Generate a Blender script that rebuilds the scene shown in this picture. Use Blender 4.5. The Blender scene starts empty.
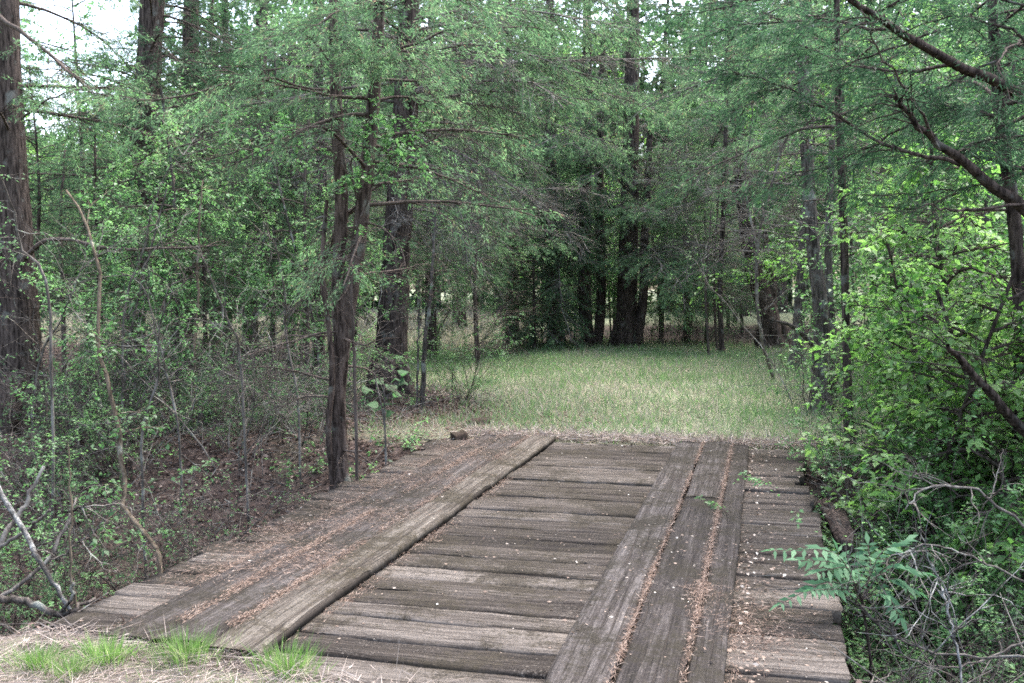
import bpy, math, random
import numpy as np
from mathutils import Vector

R = math.radians
C = bpy.context.scene.collection
S = bpy.context.scene

# ------------------------------------------------------------------ camera frame
CAMZ, FPX = 1.6, 1000.0
YAW = R(14.2)
PITCH = math.atan(56.5 / FPX)
FW = np.array([-math.sin(YAW), math.cos(YAW)])
RT = np.array([math.cos(YAW), math.sin(YAW)])

def at(u, v, d):
    """a point d metres in front of the photographer, seen at picture position (u, v)"""
    r, s = (u - 512) / FPX, -(v - 341.5) / FPX
    cp, sp = math.cos(PITCH), math.sin(PITCH)
    fwd, up = cp + s * sp, s * cp - sp
    k = d / fwd
    p = RT * (r * k) + FW * d
    return np.array([p[0], p[1], CAMZ + up * k])

# ------------------------------------------------------------------ terrain
DX0, DX1, DY0, DY1 = -3.24, 0.36, 3.70, 9.95          # the deck

def sstep(a, b, x):
    t = np.clip((x - a) / (b - a), 0, 1)
    return t * t * (3 - 2 * t)

def gz(x, y):
    x = np.asarray(x, float); y = np.asarray(y, float)
    yc = 6.95 + 0.25 * np.sin(x * 0.35 + 1.0) * sstep(1.5, 5, np.abs(x + 1.4))
    t = np.abs(y - yc)
    near_ = (y < yc) * sstep(-3.2, -3.9, x) * .75
    g = 1 - sstep(0.7, 3.0, t - near_)
    dep = 1.25 - 0.45 * sstep(1, 8, np.abs(x + 1.4))
    z = -dep * g
    # forest floor left of the clearing lies a little low, then climbs to an open field
    fl = sstep(-4.2, -7.5, x) * sstep(8, 11, y)
    z = z - 0.22 * fl
    dist = np.sqrt(x * x + y * y)
    z = z + 0.4 * sstep(18, 34, dist) * sstep(-6, -14, x)
    z = z + 0.45 * sstep(24, 40, y) * sstep(-12, -4, x)
    z = z + 0.05 * np.sin(x * 1.3 + 0.5 * np.sin(y)) * np.sin(y * 0.9 + 1.0) * sstep(1.2, 4, np.abs(x + 1.4))
    z = z + 0.03 * np.sin(x * 2.9 + y) * np.sin(y * 2.3 - x) * sstep(10, 13, y)
    # stays under the deck
    return z - 0.02

def gpt(u, d):
    p = at(u, 341.5, d)
    return np.array([p[0], p[1], float(gz(p[0], p[1]))])

# ------------------------------------------------------------------ mesh builder
class MB:
    def __init__(self):
        self.v, self.q, self.t, self.a, self.g, self.n = [], [], [], [], [], 0
    def add(self, verts, quads=None, tris=None, a=None, g=None):
        verts = np.asarray(verts, np.float32).reshape(-1, 3)
        m = len(verts)
        self.v.append(verts)
        if quads is not None and len(quads): self.q.append(np.asarray(quads, np.int64).reshape(-1, 4) + self.n)
        if tris is not None and len(tris): self.t.append(np.asarray(tris, np.int64).reshape(-1, 3) + self.n)
        self.a.append(np.broadcast_to(np.asarray(0.5 if a is None else a, np.float32), (m,)))
        self.g.append(np.zeros((m, 3), np.float32) if g is None else np.asarray(g, np.float32))
        self.n += m
    def mesh(self, name, mat, smooth=False, gv=False):
        me = bpy.data.meshes.new(name)
        v = np.concatenate(self.v) if self.v else np.zeros((0, 3), np.float32)
        q = np.concatenate(self.q) if self.q else np.zeros((0, 4), np.int64)
        t = np.concatenate(self.t) if self.t else np.zeros((0, 3), np.int64)
        me.vertices.add(len(v)); me.vertices.foreach_set('co', v.ravel())
        me.loops.add(q.size + t.size)
        me.loops.foreach_set('vertex_index', np.concatenate([q.ravel(), t.ravel()]).astype(np.int32))
        me.polygons.add(len(q) + len(t))
        st = np.concatenate([np.arange(len(q)) * 4, q.size + np.arange(len(t)) * 3]).astype(np.int32)
        me.polygons.foreach_set('loop_start', st)
        if smooth: me.polygons.foreach_set('use_smooth', np.ones(len(q) + len(t), bool))
        me.update(calc_edges=True)
        at_ = me.attributes.new('tone', 'FLOAT', 'POINT')
        at_.data.foreach_set('value', np.concatenate(self.a).astype(np.float32))
        if gv:
            g_ = me.attributes.new('grain', 'FLOAT_VECTOR', 'POINT')
            g_.data.foreach_set('vector', np.concatenate(self.g).astype(np.float32).ravel())
        me.materials.append(mat)
        return me
    def build(self, name, mat, parent=None, smooth=False, gv=False):
        o = bpy.data.objects.new(name, self.mesh(name, mat, smooth, gv))
        C.objects.link(o)
        if parent is not None:
            o.parent = parent
        return o

def thing(name, label, cat, loc=(0, 0, 0), rz=0.0, group=None):
    o = bpy.data.objects.new(name, None); C.objects.link(o)
    o.empty_display_size = 0.2
    o.location = tuple(float(c) for c in loc); o.rotation_euler = (0, 0, rz)
    o['label'] = label; o['category'] = cat
    if group: o['group'] = group
    return o

def tag(o, label, cat, group=None, kind=None):
    o['label'] = label; o['category'] = cat
    if group: o['group'] = group
    if kind: o['kind'] = kind
    return o

def dup(root, loc, rz, sc=1.0, label=None, group=None):
    r = root.copy(); C.objects.link(r)
    r.location = tuple(float(c) for c in loc); r.rotation_euler = (0, 0, rz)
    r.scale = (sc, sc, sc) if not isinstance(sc, tuple) else sc
    if label: r['label'] = label
    if group: r['group'] = group
    for ch in list(root.children):
        c = ch.copy(); C.objects.link(c); c.parent = r
    return r

def nrm(a):
    a = np.asarray(a, float)
    return a / np.maximum(np.linalg.norm(a, axis=-1, keepdims=True), 1e-9)

def smooth_path(pts, n):
    """Catmull-Rom through pts, n samples"""
    P = np.asarray(pts, float)
    if len(P) < 3:
        t = np.linspace(0, 1, n)[:, None]
        return P[0] * (1 - t) + P[-1] * t
    E = np.vstack([2 * P[0] - P[1], P, 2 * P[-1] - P[-2]])
    out = []
    for s in np.linspace(0, len(P) - 1, n):
        i = min(int(s), len(P) - 2); t = s - i
        a, b, c, d = E[i], E[i + 1], E[i + 2], E[i + 3]
        out.append(0.5 * (2 * b + (c - a) * t + (2 * a - 5 * b + 4 * c - d) * t * t + (3 * b - a - 3 * c + d) * t ** 3))
    return np.array(out)

def tube(mb, path, rad, sides=6, tone=0.5, flute=0.0, rng=None, cap=False):
    P = np.asarray(path, float); n = len(P)
    rad = np.broadcast_to(np.asarray(rad, float), (n,))
    T = np.gradient(P, axis=0); T = nrm(T)
    ref = np.array([0.0, 0, 1]) if abs(nrm(T.mean(0))[2]) < 0.8 else np.array([1.0, 0, 0])
    U = nrm(np.cross(T, ref)); V = np.cross(T, U)
    an = np.linspace(0, 2 * math.pi, sides, endpoint=False)
    ca, sa = np.cos(an), np.sin(an)
    rr = np.repeat(rad[:, None], sides, 1)
    if flute and rng is not None:
        ph = rng.uniform(0, 6.28, 4)
        k = np.linspace(0, 3, n)[:, None]
        rr = rr * (1 + flute * (np.sin(3 * an + ph[0] + k) + 0.7 * np.sin(5 * an + ph[1] - 1.5 * k) + 0.5 * np.sin(8 * an + ph[2] + 2 * k)) + flute * .5 * rng.normal(0, 1, (n, sides)))
    vv = P[:, None, :] + rr[:, :, None] * (ca[None, :, None] * U[:, None, :] + sa[None, :, None] * V[:, None, :])
    i = np.arange(n - 1)[:, None] * sides; j = np.arange(sides)[None, :]; j2 = (j + 1) % sides
    q = np.stack([i + j, i + j2, i + sides + j2, i + sides + j], -1).reshape(-1, 4)
    vv = vv.reshape(-1, 3)
    tris = None
    if cap:
        vv = np.vstack([vv, P[0], P[-1]]); m = n * sides
        jj = np.arange(sides); j3 = (jj + 1) % sides
        tris = np.vstack([np.stack([np.full(sides, m), j3, jj], -1),
                          np.stack([np.full(sides, m + 1), (n - 1) * sides + jj, (n - 1) * sides + j3], -1)])
    mb.add(vv, q, tris, a=tone)

def sticks(mb, A, B, ra, rb, tone=0.5):
    """many straight three-sided twigs at once"""
    A = np.asarray(A, float); B = np.asarray(B, float); n = len(A)
    if n == 0: return
    ra = np.broadcast_to(ra, (n,)); rb = np.broadcast_to(rb, (n,))
    T = nrm(B - A)
    ref = np.where(np.abs(T[:, 2:3]) < 0.8, np.array([[0, 0, 1.0]]), np.array([[1.0, 0, 0]]))
    U = nrm(np.cross(T, ref)); V = np.cross(T, U)
    an = np.array([0, 2.094, 4.189])
    off = np.cos(an)[None, :, None] * U[:, None, :] + np.sin(an)[None, :, None] * V[:, None, :]
    vv = np.concatenate([A[:, None] + off * ra[:, None, None], B[:, None] + off * rb[:, None, None]], 1)
    b = (np.arange(n) * 6)[:, None]
    q = np.stack([b + np.array([[0, 1, 2]]), b + np.array([[1, 2, 0]]), b + np.array([[4, 5, 3]]), b + np.array([[3, 4, 5]])], -1).reshape(-1, 4)
    tone = np.repeat(np.broadcast_to(tone, (n,)), 6)
    mb.add(vv.reshape(-1, 3), q, a=tone)

def blades(mb, P, D, L, W, rng, tone, flat=None, fold=0.0, mid=0.45, nv=None):
    """many leaf-shaped quads: base P, direction D, length L, width W; flat = preferred normal weight (up)"""
    n = len(P)
    if n == 0: return
    D = nrm(D)
    Nn = rng.normal(0, 1, (n, 3))
    if flat is not None: Nn = Nn * 0.45 * (1 - flat) + np.array([0, 0, 1.0]) * flat + rng.normal(0, .28, (n, 3))
    if nv is not None: Nn = np.asarray(nv, float) + rng.normal(0, .15, (n, 3))
    Sd = nrm(np.cross(D, Nn))
    Up = np.cross(Sd, D)
    L = np.broadcast_to(L, (n,))[:, None]; W = np.broadcast_to(W, (n,))[:, None]
    M = P + D * L * mid
    v = np.stack([P, M + Sd * W * .5 + Up * fold * W, P + D * L - Up * 0.12 * L * (fold > 0), M - Sd * W * .5 + Up * fold * W], 1).reshape(-1, 3)
    q = np.arange(n * 4).reshape(-1, 4)
    mb.add(v, q, a=np.repeat(np.broadcast_to(tone, (n,)), 4))

def rot_about(v, axis, ang):
    axis = nrm(axis)
    c, s = np.cos(ang), np.sin(ang)
    return v * c + np.cross(axis, v) * s + axis * (axis @ v) * (1 - c)

# ------------------------------------------------------------------ materials
def new_mat(name):
    m = bpy.data.materials.new(name); m.use_nodes = True
    nt = m.node_tree; nt.nodes.clear()
    return m, nt, nt.nodes, nt.links

def ramp(N, stops, interp='LINEAR'):
    r = N.new('ShaderNodeValToRGB'); r.color_ramp.interpolation = interp
    e = r.color_ramp.elements
    while len(e) < len(stops): e.new(0.5)
    for k, (p, c) in enumerate(stops):
        e[k].position = p; e[k].color = (*c, 1)
    return r

def leaf_mat(name, stops, trans=0.35, rough=0.6, var=0.25, spec=0.12):
    m, nt, N, Lk = new_mat(name)
    out = N.new('ShaderNodeOutputMaterial')
    a = N.new('ShaderNodeAttribute'); a.attribute_name = 'tone'
    r = ramp(N, stops); Lk.new(a.outputs['Fac'], r.inputs[0])
    oi = N.new('ShaderNodeObjectInfo')
    mr = N.new('ShaderNodeMapRange'); mr.inputs[3].default_value = 1 - var; mr.inputs[4].default_value = 1 + var
    Lk.new(oi.outputs['Random'], mr.inputs[0])
    hs = N.new('ShaderNodeHueSaturation'); Lk.new(mr.outputs[0], hs.inputs['Value']); Lk.new(r.outputs[0], hs.inputs['Color'])
    b = N.new('ShaderNodeBsdfPrincipled'); b.inputs['Roughness'].default_value = rough
    b.inputs['Specular IOR Level'].default_value = spec
    Lk.new(hs.outputs[0], b.inputs['Base Color'])
    if trans > 0:
        t = N.new('ShaderNodeBsdfTranslucent')
        g = N.new('ShaderNodeHueSaturation'); g.inputs['Saturation'].default_value = 1.15; g.inputs['Value'].default_value = 1.3
        Lk.new(hs.outputs[0], g.inputs['Color']); Lk.new(g.outputs[0], t.inputs['Color'])
        mx = N.new('ShaderNodeMixShader'); mx.inputs[0].default_value = trans
        Lk.new(b.outputs[0], mx.inputs[1]); Lk.new(t.outputs[0], mx.inputs[2]); Lk.new(mx.outputs[0], out.inputs[0])
    else:
        Lk.new(b.outputs[0], out.inputs[0])
    return m

def bark_mat(name, dark, light, lichen=None, lich=0.62, scale=9.0):
    m, nt, N, Lk = new_mat(name)
    out = N.new('ShaderNodeOutputMaterial'); b = N.new('ShaderNodeBsdfPrincipled')
    b.inputs['Roughness'].default_value = 0.95; b.inputs['Specular IOR Level'].default_value = 0.05
    g = N.new('ShaderNodeNewGeometry')
    mp = N.new('ShaderNodeMapping'); mp.inputs['Scale'].default_value = (scale * 3.4, scale * 3.4, scale * .5)
    Lk.new(g.outputs['Position'], mp.inputs[0])
    n1 = N.new('ShaderNodeTexNoise'); n1.inputs['Scale'].default_value = 1.0; n1.inputs['Detail'].default_value = 6; n1.inputs['Roughness'].default_value = .65
    Lk.new(mp.outputs[0], n1.inputs['Vector'])
    r = ramp(N, [(0.38, dark), (0.62, light)]); Lk.new(n1.outputs[0], r.inputs[0])
    col = r.outputs[0]
    if lichen:
        n2 = N.new('ShaderNodeTexNoise'); n2.inputs['Scale'].default_value = 6.0; n2.inputs['Detail'].default_value = 5
        Lk.new(g.outputs['Position'], n2.inputs['Vector'])
        r2 = ramp(N, [(lich - .06, (0, 0, 0)), (lich + .06, (1, 1, 1))]); Lk.new(n2.outputs[0], r2.inputs[0])
        mx = N.new('ShaderNodeMixRGB'); Lk.new(r2.outputs[0], mx.inputs[0]); Lk.new(col, mx.inputs[1]); mx.inputs[2].default_value = (*lichen, 1)
        col = mx.outputs[0]
    a = N.new('ShaderNodeAttribute'); a.attribute_name = 'tone'
    mv = N.new('ShaderNodeMapRange'); mv.inputs[3].default_value = .6; mv.inputs[4].default_value = 1.4
    Lk.new(a.outputs['Fac'], mv.inputs[0])
    hs = N.new('ShaderNodeHueSaturation'); Lk.new(mv.outputs[0], hs.inputs['Value']); Lk.new(col, hs.inputs['Color'])
    Lk.new(hs.outputs[0], b.inputs['Base Color'])
    bp = N.new('ShaderNodeBump'); bp.inputs['Strength'].default_value = 1.0; bp.inputs['Distance'].default_value = .05
    Lk.new(n1.outputs[0], bp.inputs['Height']); Lk.new(bp.outputs[0], b.inputs['Normal'])
    Lk.new(b.outputs[0], out.inputs[0])
    return m

M = {}
M['cedar_bark'] = bark_mat('cedar_bark', (.016, .0125, .011), (.105, .082, .070), (.13, .13, .115), .66)
M['brown_bark'] = bark_mat('brown_bark', (.018, .013, .011), (.125, .094, .078), (.15, .15, .125), .64)
M['grey_bark'] = bark_mat('grey_bark', (.03, .026, .022), (.14, .12, .105), (.21, .22, .19), .6)
M['dead_wood'] = bark_mat('dead_wood', (.055, .047, .041), (.19, .17, .15), (.24, .24, .215), .62, scale=5)
M['brown_twig'] = bark_mat('brown_twig', (.045, .035, .029), (.13, .105, .09), None)
M['vine'] = bark_mat('vine', (.055, .043, .031), (.19, .15, .108), (.25, .235, .185), .62, scale=7)
M['white_wood'] = bark_mat('white_wood', (.11, .105, .10), (.40, .40, .38), (.06, .055, .05), .55, scale=12)
M['cedar'] = leaf_mat('cedar', [(0, (.030, .058, .030)), (.5, (.088, .155, .080)), (.9, (.165, .27, .13)), (1, (.15, .115, .08))], trans=.5)
M['cedar_blue'] = leaf_mat('cedar_blue', [(0, (.018, .040, .022)), (.5, (.050, .104, .055)), (1, (.105, .19, .098))], trans=.48)
M['leaf_mid'] = leaf_mat('leaf_mid', rough=.42, spec=.35, stops=[(0, (.035, .085, .032)), (.5, (.10, .205, .08)), (1, (.20, .345, .14))], trans=.52)
M['leaf_bright'] = leaf_mat('leaf_bright', rough=.45, spec=.3, stops=[(0, (.05, .115, .036)), (.5, (.125, .245, .070)), (1, (.20, .33, .115))], trans=.53)
M['leaf_dull'] = leaf_mat('leaf_dull', [(0, (.035, .075, .035)), (.5, (.075, .145, .066)), (1, (.135, .225, .105))], trans=.5)
M['leaf_blue'] = leaf_mat('leaf_blue', [(0, (.032, .085, .042)), (.5, (.058, .13, .066)), (1, (.10, .19, .10))], trans=.4, rough=.5)
M['grass'] = leaf_mat('grass', [(0, (.23, .205, .165)), (.38, (.34, .315, .25)), (.5, (.18, .21, .13)), (.75, (.105, .185, .075)), (1, (.175, .28, .12))], trans=.35, var=0)
M['tuft'] = leaf_mat('tuft', [(0, (.09, .17, .05)), (.6, (.15, .26, .075)), (1, (.32, .34, .20))], trans=.4, var=.1)
M['straw'] = leaf_mat('straw', [(0, (.11, .083, .068)), (.5, (.25, .205, .178)), (1, (.42, .365, .325))], trans=.15, var=0)
M['needles'] = leaf_mat('needles', [(0, (.07, .045, .034)), (.6, (.165, .112, .085)), (1, (.29, .225, .185))], trans=.1, var=0)
M['litter'] = leaf_mat('litter', [(0, (.024, .015, .012)), (.55, (.08, .052, .043)), (.85, (.145, .105, .09)), (1, (.28, .245, .22))], trans=.1, var=0)
M['pale_litter'] = leaf_mat('pale_litter', [(0, (.09, .06, .045)), (.6, (.22, .165, .13)), (1, (.52, .50, .45))], trans=.1, var=0)

def ground_mat():
    m, nt, N, Lk = new_mat('forest_floor')
    out = N.new('ShaderNodeOutputMaterial'); b = N.new('ShaderNodeBsdfPrincipled')
    b.inputs['Roughness'].default_value = .95; b.inputs['Specular IOR Level'].default_value = .1
    g = N.new('ShaderNodeNewGeometry')
    def noise(sc, det=6, ro=.6):
        n = N.new('ShaderNodeTexNoise'); n.inputs['Scale'].default_value = sc; n.inputs['Detail'].default_value = det; n.inputs['Roughness'].default_value = ro
        Lk.new(g.outputs['Position'], n.inputs['Vector']); return n
    n1 = noise(9, 8, .7); n2 = noise(1.1, 5); n3 = noise(38, 4, .7)
    lit = ramp(N, [(.3, (.018, .0125, .0105)), (.5, (.046, .033, .028)), (.68, (.095, .071, .062))]); Lk.new(n1.outputs[0], lit.inputs[0])
    gr = ramp(N, [(.3, (.08, .12, .055)), (.5, (.145, .16, .10)), (.7, (.21, .205, .155))]); Lk.new(n3.outputs[0], gr.inputs[0])
    a = N.new('ShaderNodeAttribute'); a.attribute_name = 'tone'
    ad = N.new('ShaderNodeMath'); ad.operation = 'ADD'; ad.use_clamp = True
    sb = N.new('ShaderNodeMath'); sb.operation = 'MULTIPLY_ADD'; sb.inputs[1].default_value = .8; sb.inputs[2].default_value = -.4
    Lk.new(n2.outputs[0], sb.inputs[0]); Lk.new(sb.outputs[0], ad.inputs[0]); Lk.new(a.outputs['Fac'], ad.inputs[1])
    mx = N.new('ShaderNodeMixRGB'); Lk.new(ad.outputs[0], mx.inputs[0]); Lk.new(lit.outputs[0], mx.inputs[1]); Lk.new(gr.outputs[0], mx.inputs[2])
    Lk.new(mx.outputs[0], b.inputs['Base Color'])
    bp = N.new('ShaderNodeBump'); bp.inputs['Strength'].default_value = .8; bp.inputs['Distance'].default_value = .04
    Lk.new(n1.outputs[0], bp.inputs['Height']); Lk.new(bp.outputs[0], b.inputs['Normal'])
    Lk.new(b.outputs[0], out.inputs[0])
    return m
M['ground'] = ground_mat()

def wood_mat(name, dark, mid, light, moss, moss_at=.56, seed=0.0):
    """weathered sawn timber; 'grain' carries (metres along, metres across, board number)"""
    m, nt, N, Lk = new_mat(name)
    out = N.new('ShaderNodeOutputMaterial'); b = N.new('ShaderNodeBsdfPrincipled')
    b.inputs['Roughness'].default_value = .92; b.inputs['Specular IOR Level'].default_value = .1
    a = N.new('ShaderNodeAttribute'); a.attribute_name = 'grain'
    g = N.new('ShaderNodeNewGeometry')
    def noise(vec, scl, det=5, ro=.6, dist=0.0):
        mp = N.new('ShaderNodeMapping'); mp.inputs['Scale'].default_value = scl; mp.inputs['Location'].default_value = (seed, seed * 2, seed)
        Lk.new(vec, mp.inputs[0])
        n = N.new('ShaderNodeTexNoise'); n.inputs['Scale'].default_value = 1; n.inputs['Detail'].default_value = det; n.inputs['Roughness'].default_value = ro
        n.inputs['Distortion'].default_value = dist
        Lk.new(mp.outputs[0], n.inputs['Vector']); return n
    gv = a.outputs['Vector']
    fine = noise(gv, (4.0, 120, 9.7), 8, .75, .2)
    med = noise(gv, (1.0, 22, 7.3), 5, .6, .5)
    crack = noise(gv, (1.3, 48, 3.1), 3, .5, .3)
    blot = noise(g.outputs['Position'], (2.4, 2.4, 2.4), 6, .7)
    spk = noise(g.outputs['Position'], (26, 26, 26), 5, .75)
    def math_(op, x, y, clamp=False):
        n = N.new('ShaderNodeMath'); n.operation = op; n.use_clamp = clamp
        for k, q in enumerate((x, y)):
            if isinstance(q, (int, float)): n.inputs[k].default_value = q
            else: Lk.new(q, n.inputs[k])
        return n.outputs[0]
    tone = N.new('ShaderNodeAttribute'); tone.attribute_name = 'tone'
    h = math_('ADD', math_('MULTIPLY', fine.outputs[0], .55), math_('MULTIPLY', med.outputs[0], .45))
    hc = math_('ADD', h, math_('MULTIPLY', math_('SUBTRACT', tone.outputs['Fac'], .5), .26))
    hc = math_('ADD', hc, math_('MULTIPLY', math_('SUBTRACT', blot.outputs[0], .5), .25))
    r = ramp(N, [(.34, dark), (.48, mid), (.62, light)]); Lk.new(hc, r.inputs[0])
    # moss and damp grime in patches
    ms = math_('ADD', math_('MULTIPLY', blot.outputs[0], .6), math_('MULTIPLY', spk.outputs[0], .4))
    mr = ramp(N, [(moss_at - .05, (0, 0, 0)), (moss_at + .05, (1, 1, 1))]); Lk.new(ms, mr.inputs[0])
    mrf = math_('MULTIPLY', mr.outputs[0], .8)
    mx = N.new('ShaderNodeMixRGB'); Lk.new(mrf, mx.inputs[0]); Lk.new(r.outputs[0], mx.inputs[1]); mx.inputs[2].default_value = (*moss, 1)
    # fine dark and pale flecks: soot-black algae, grit, crumbs of bark
    flk = noise(g.outputs['Position'], (75, 75, 75), 4, .8)
    fb = math_('ADD', math_('MULTIPLY', flk.outputs[0], .6), math_('MULTIPLY', blot.outputs[0], .4))
    f1 = ramp(N, [(.505, (0, 0, 0)), (.57, (1, 1, 1))]); Lk.new(fb, f1.inputs[0])
    m1 = N.new('ShaderNodeMixRGB'); Lk.new(math_('MULTIPLY', f1.outputs[0], .75), m1.inputs[0]); Lk.new(mx.outputs[0], m1.inputs[1]); m1.inputs[2].default_value = (.017, .014, .011, 1)
    f2 = ramp(N, [(.36, (1, 1, 1)), (.43, (0, 0, 0))]); Lk.new(fb, f2.inputs[0])
    m2 = N.new('ShaderNodeMixRGB'); Lk.new(math_('MULTIPLY', f2.outputs[0], .55), m2.inputs[0]); Lk.new(m1.outputs[0], m2.inputs[1]); m2.inputs[2].default_value = (.20, .175, .15, 1)
    mx = m2
    # splits
    cr = ramp(N, [(.355, (1, 1, 1)), (.395, (0, 0, 0))]); Lk.new(crack.outputs[0], cr.inputs[0])
    mc = N.new('ShaderNodeMixRGB'); Lk.new(math_('MULTIPLY', cr.outputs[0], .8), mc.inputs[0]); Lk.new(mx.outputs[0], mc.inputs[1]); mc.inputs[2].default_value = (.03, .024, .02, 1)
    Lk.new(mc.outputs[0], b.inputs['Base Color'])
    hb = math_('SUBTRACT', h, math_('MULTIPLY', cr.outputs[0], .5))
    bp = N.new('ShaderNodeBump'); bp.inputs['Strength'].default_value = 1.0; bp.inputs['Distance'].default_value = .018
    Lk.new(hb, bp.inputs['Height']); Lk.new(bp.outputs[0], b.inputs['Normal'])
    Lk.new(b.outputs[0], out.inputs[0])
    return m
M['deck'] = wood_mat('weathered_deck', (.013, .0105, .009), (.052, .0435, .0375), (.130, .113, .099), (.036, .030, .020), .525, 1.7)
M['runner'] = wood_mat('weathered_runner', (.0105, .0088, .0084), (.037, .0312, .029), (.100, .089, .084), (.023, .020, .013), .515, 4.1)
M['runner_pale'] = wood_mat('bleached_runner', (.014, .0112, .009), (.054, .045, .037), (.135, .119, .101), (.038, .031, .018), .525, 8.3)
M['beam'] = wood_mat('rotten_beam', (.022, .015, .012), (.055, .037, .029), (.11, .078, .062), (.04, .035, .02), .55, 2.9)

# ------------------------------------------------------------------ ground
def build_ground():
    def axis(c, near, far, step, k):
        a = [0.0]
        s = step
        while a[-1] < far:
            if a[-1] > near: s *= k
            a.append(a[-1] + s)
        a = np.array(a)
        return np.concatenate([c - a[:0:-1], c + a])
    xs = axis(-1.4, 9, 260, .16, 1.12); ys = axis(9.0, 9, 260, .16, 1.12)
    X, Y = np.meshgrid(xs, ys)
    Z = gz(X, Y)
    rng = np.random.default_rng(3)
    Z = Z + rng.normal(0, .008, Z.shape) * (np.abs(X + 1.4) > 2.2)
    m, n = X.shape
    i = np.arange(m - 1)[:, None] * n + np.arange(n - 1)[None, :]
    q = np.stack([i, i + 1, i + n + 1, i + n], -1).reshape(-1, 4)
    # ground cover: 1 = grass and straw, 0 = brown leaf litter
    mb = MB(); mb.add(np.stack([X, Y, Z], -1), q, a=cover(X, Y).ravel())
    o = mb.build('ground', M['ground'], smooth=True)
    tag(o, 'forest floor of brown leaf litter with a grassy clearing beyond the wooden bridge', 'ground', kind='structure')

def cover(x, y):
    """share of grass: the clearing past the bridge, the near bank, the open field far left"""
    x = np.asarray(x, float); y = np.asarray(y, float)
    left = -3.9 - .55 * np.clip(y - 12, 0, 20) * .35 + .4 * np.sin(y * 1.1)
    right = 1.1 + .22 * np.clip(y - 10, 0, 30) + .4 * np.sin(y * .9)
    c = sstep(9.6, 10.2, y) * sstep(left - .7, left + .5, x) * (1 - sstep(right - .4, right + .9, x)) * (1 - sstep(24.5, 27.5, y + .25 * x))
    ey = 3.95 - .6 * sstep(-3.0, -3.8, x)
    near = (1 - sstep(ey - .1, ey + .25, y)) * (1 - sstep(1.0, 2.0, x))
    r = np.sqrt(x * x + y * y)
    fld = sstep(27, 32, r) * sstep(-9, -13, x)
    beyond = sstep(33, 36, y)
    trail = sstep(14, 18, y) * (1 - sstep(2.2, 3.6, np.abs(x + 4.9 + .34 * (y - 15)))) * (1 - sstep(30, 34, y))
    return np.clip(np.maximum.reduce([c, near, fld, beyond, trail]), 0, 1)
build_ground()

# ------------------------------------------------------------------ bridge
def board(mb, along, a0, a1, c, w, th, z, rng, tone, idx, segs=None, warp=.006, ragged=.012, zfun=None, tilt_sd=.018):
    """one sawn board with worn corners, its length on x or y; closed mesh"""
    L = a1 - a0; n = segs or max(8, int(L / .09))
    s = np.linspace(0, 1, n + 1)
    k = .010
    h = w / 2
    prof = np.array([[-h, -th], [-h, -k * 1.3], [-h + k, -.002], [-h * .45, 0], [h * .45, 0], [h - k, -.002], [h, -k * 1.3], [h, -th]])
    m = len(prof)
    def wob(sc, f):
        p = rng.uniform(0, 6.28, 5); fr = np.array([1, 2.3, 4.1, 7.7, 13.0]) * f
        return sc * sum(np.sin(6.28 * fr[i] * s + p[i]) / (i + 1) for i in range(5))
    e0, e1 = wob(ragged * .5, L / 3), wob(ragged * .5, L / 3)
    zz = z + wob(warp, .5) + rng.uniform(-.004, .004)
    tilt = rng.normal(0, tilt_sd)
    A = a0 + s * L
    V = np.zeros((n + 1, m, 3)); G = np.zeros((n + 1, m, 3))
    jit = rng.normal(0, .0016, (n + 1, m))
    for j, (px, pz) in enumerate(prof):
        cc = c + px + (e0 if px < 0 else e1) * (abs(px) > h * .6)
        zj = zz + pz + tilt * px + jit[:, j]
        if zfun is not None: zj = zj + zfun(A, cc)
        if along == 'x': V[:, j] = np.stack([A, cc, zj], -1)
        else: V[:, j] = np.stack([cc, A, zj], -1)
        G[:, j] = np.stack([A, np.full(n + 1, px), np.full(n + 1, float(idx))], -1)
    # ragged ends
    er = rng.normal(0, .006, (2, m)); ax = 0 if along == 'x' else 1
    V[0, :, ax] += er[0]; V[-1, :, ax] += er[1]
    i = np.arange(n)[:, None] * m; j = np.arange(m)[None, :]; j2 = (j + 1) % m
    q = np.stack([i + j, i + j2, i + m + j2, i + m + j], -1).reshape(-1, 4)
    if along == 'x': q = q[:, ::-1]
    caps = []
    for e in (0, n):
        for a_, b_, c_, d_ in ((0, 1, 6, 7), (1, 2, 5, 6), (2, 3, 4, 5)):
            f = [e * m + a_, e * m + b_, e * m + c_, e * m + d_]
            caps.append(f if e == 0 else f[::-1])
    mb.add(V.reshape(-1, 3), np.vstack([q, np.array(caps)]), a=np.full((n + 1) * m, tone), g=G.reshape(-1, 3))

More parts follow.
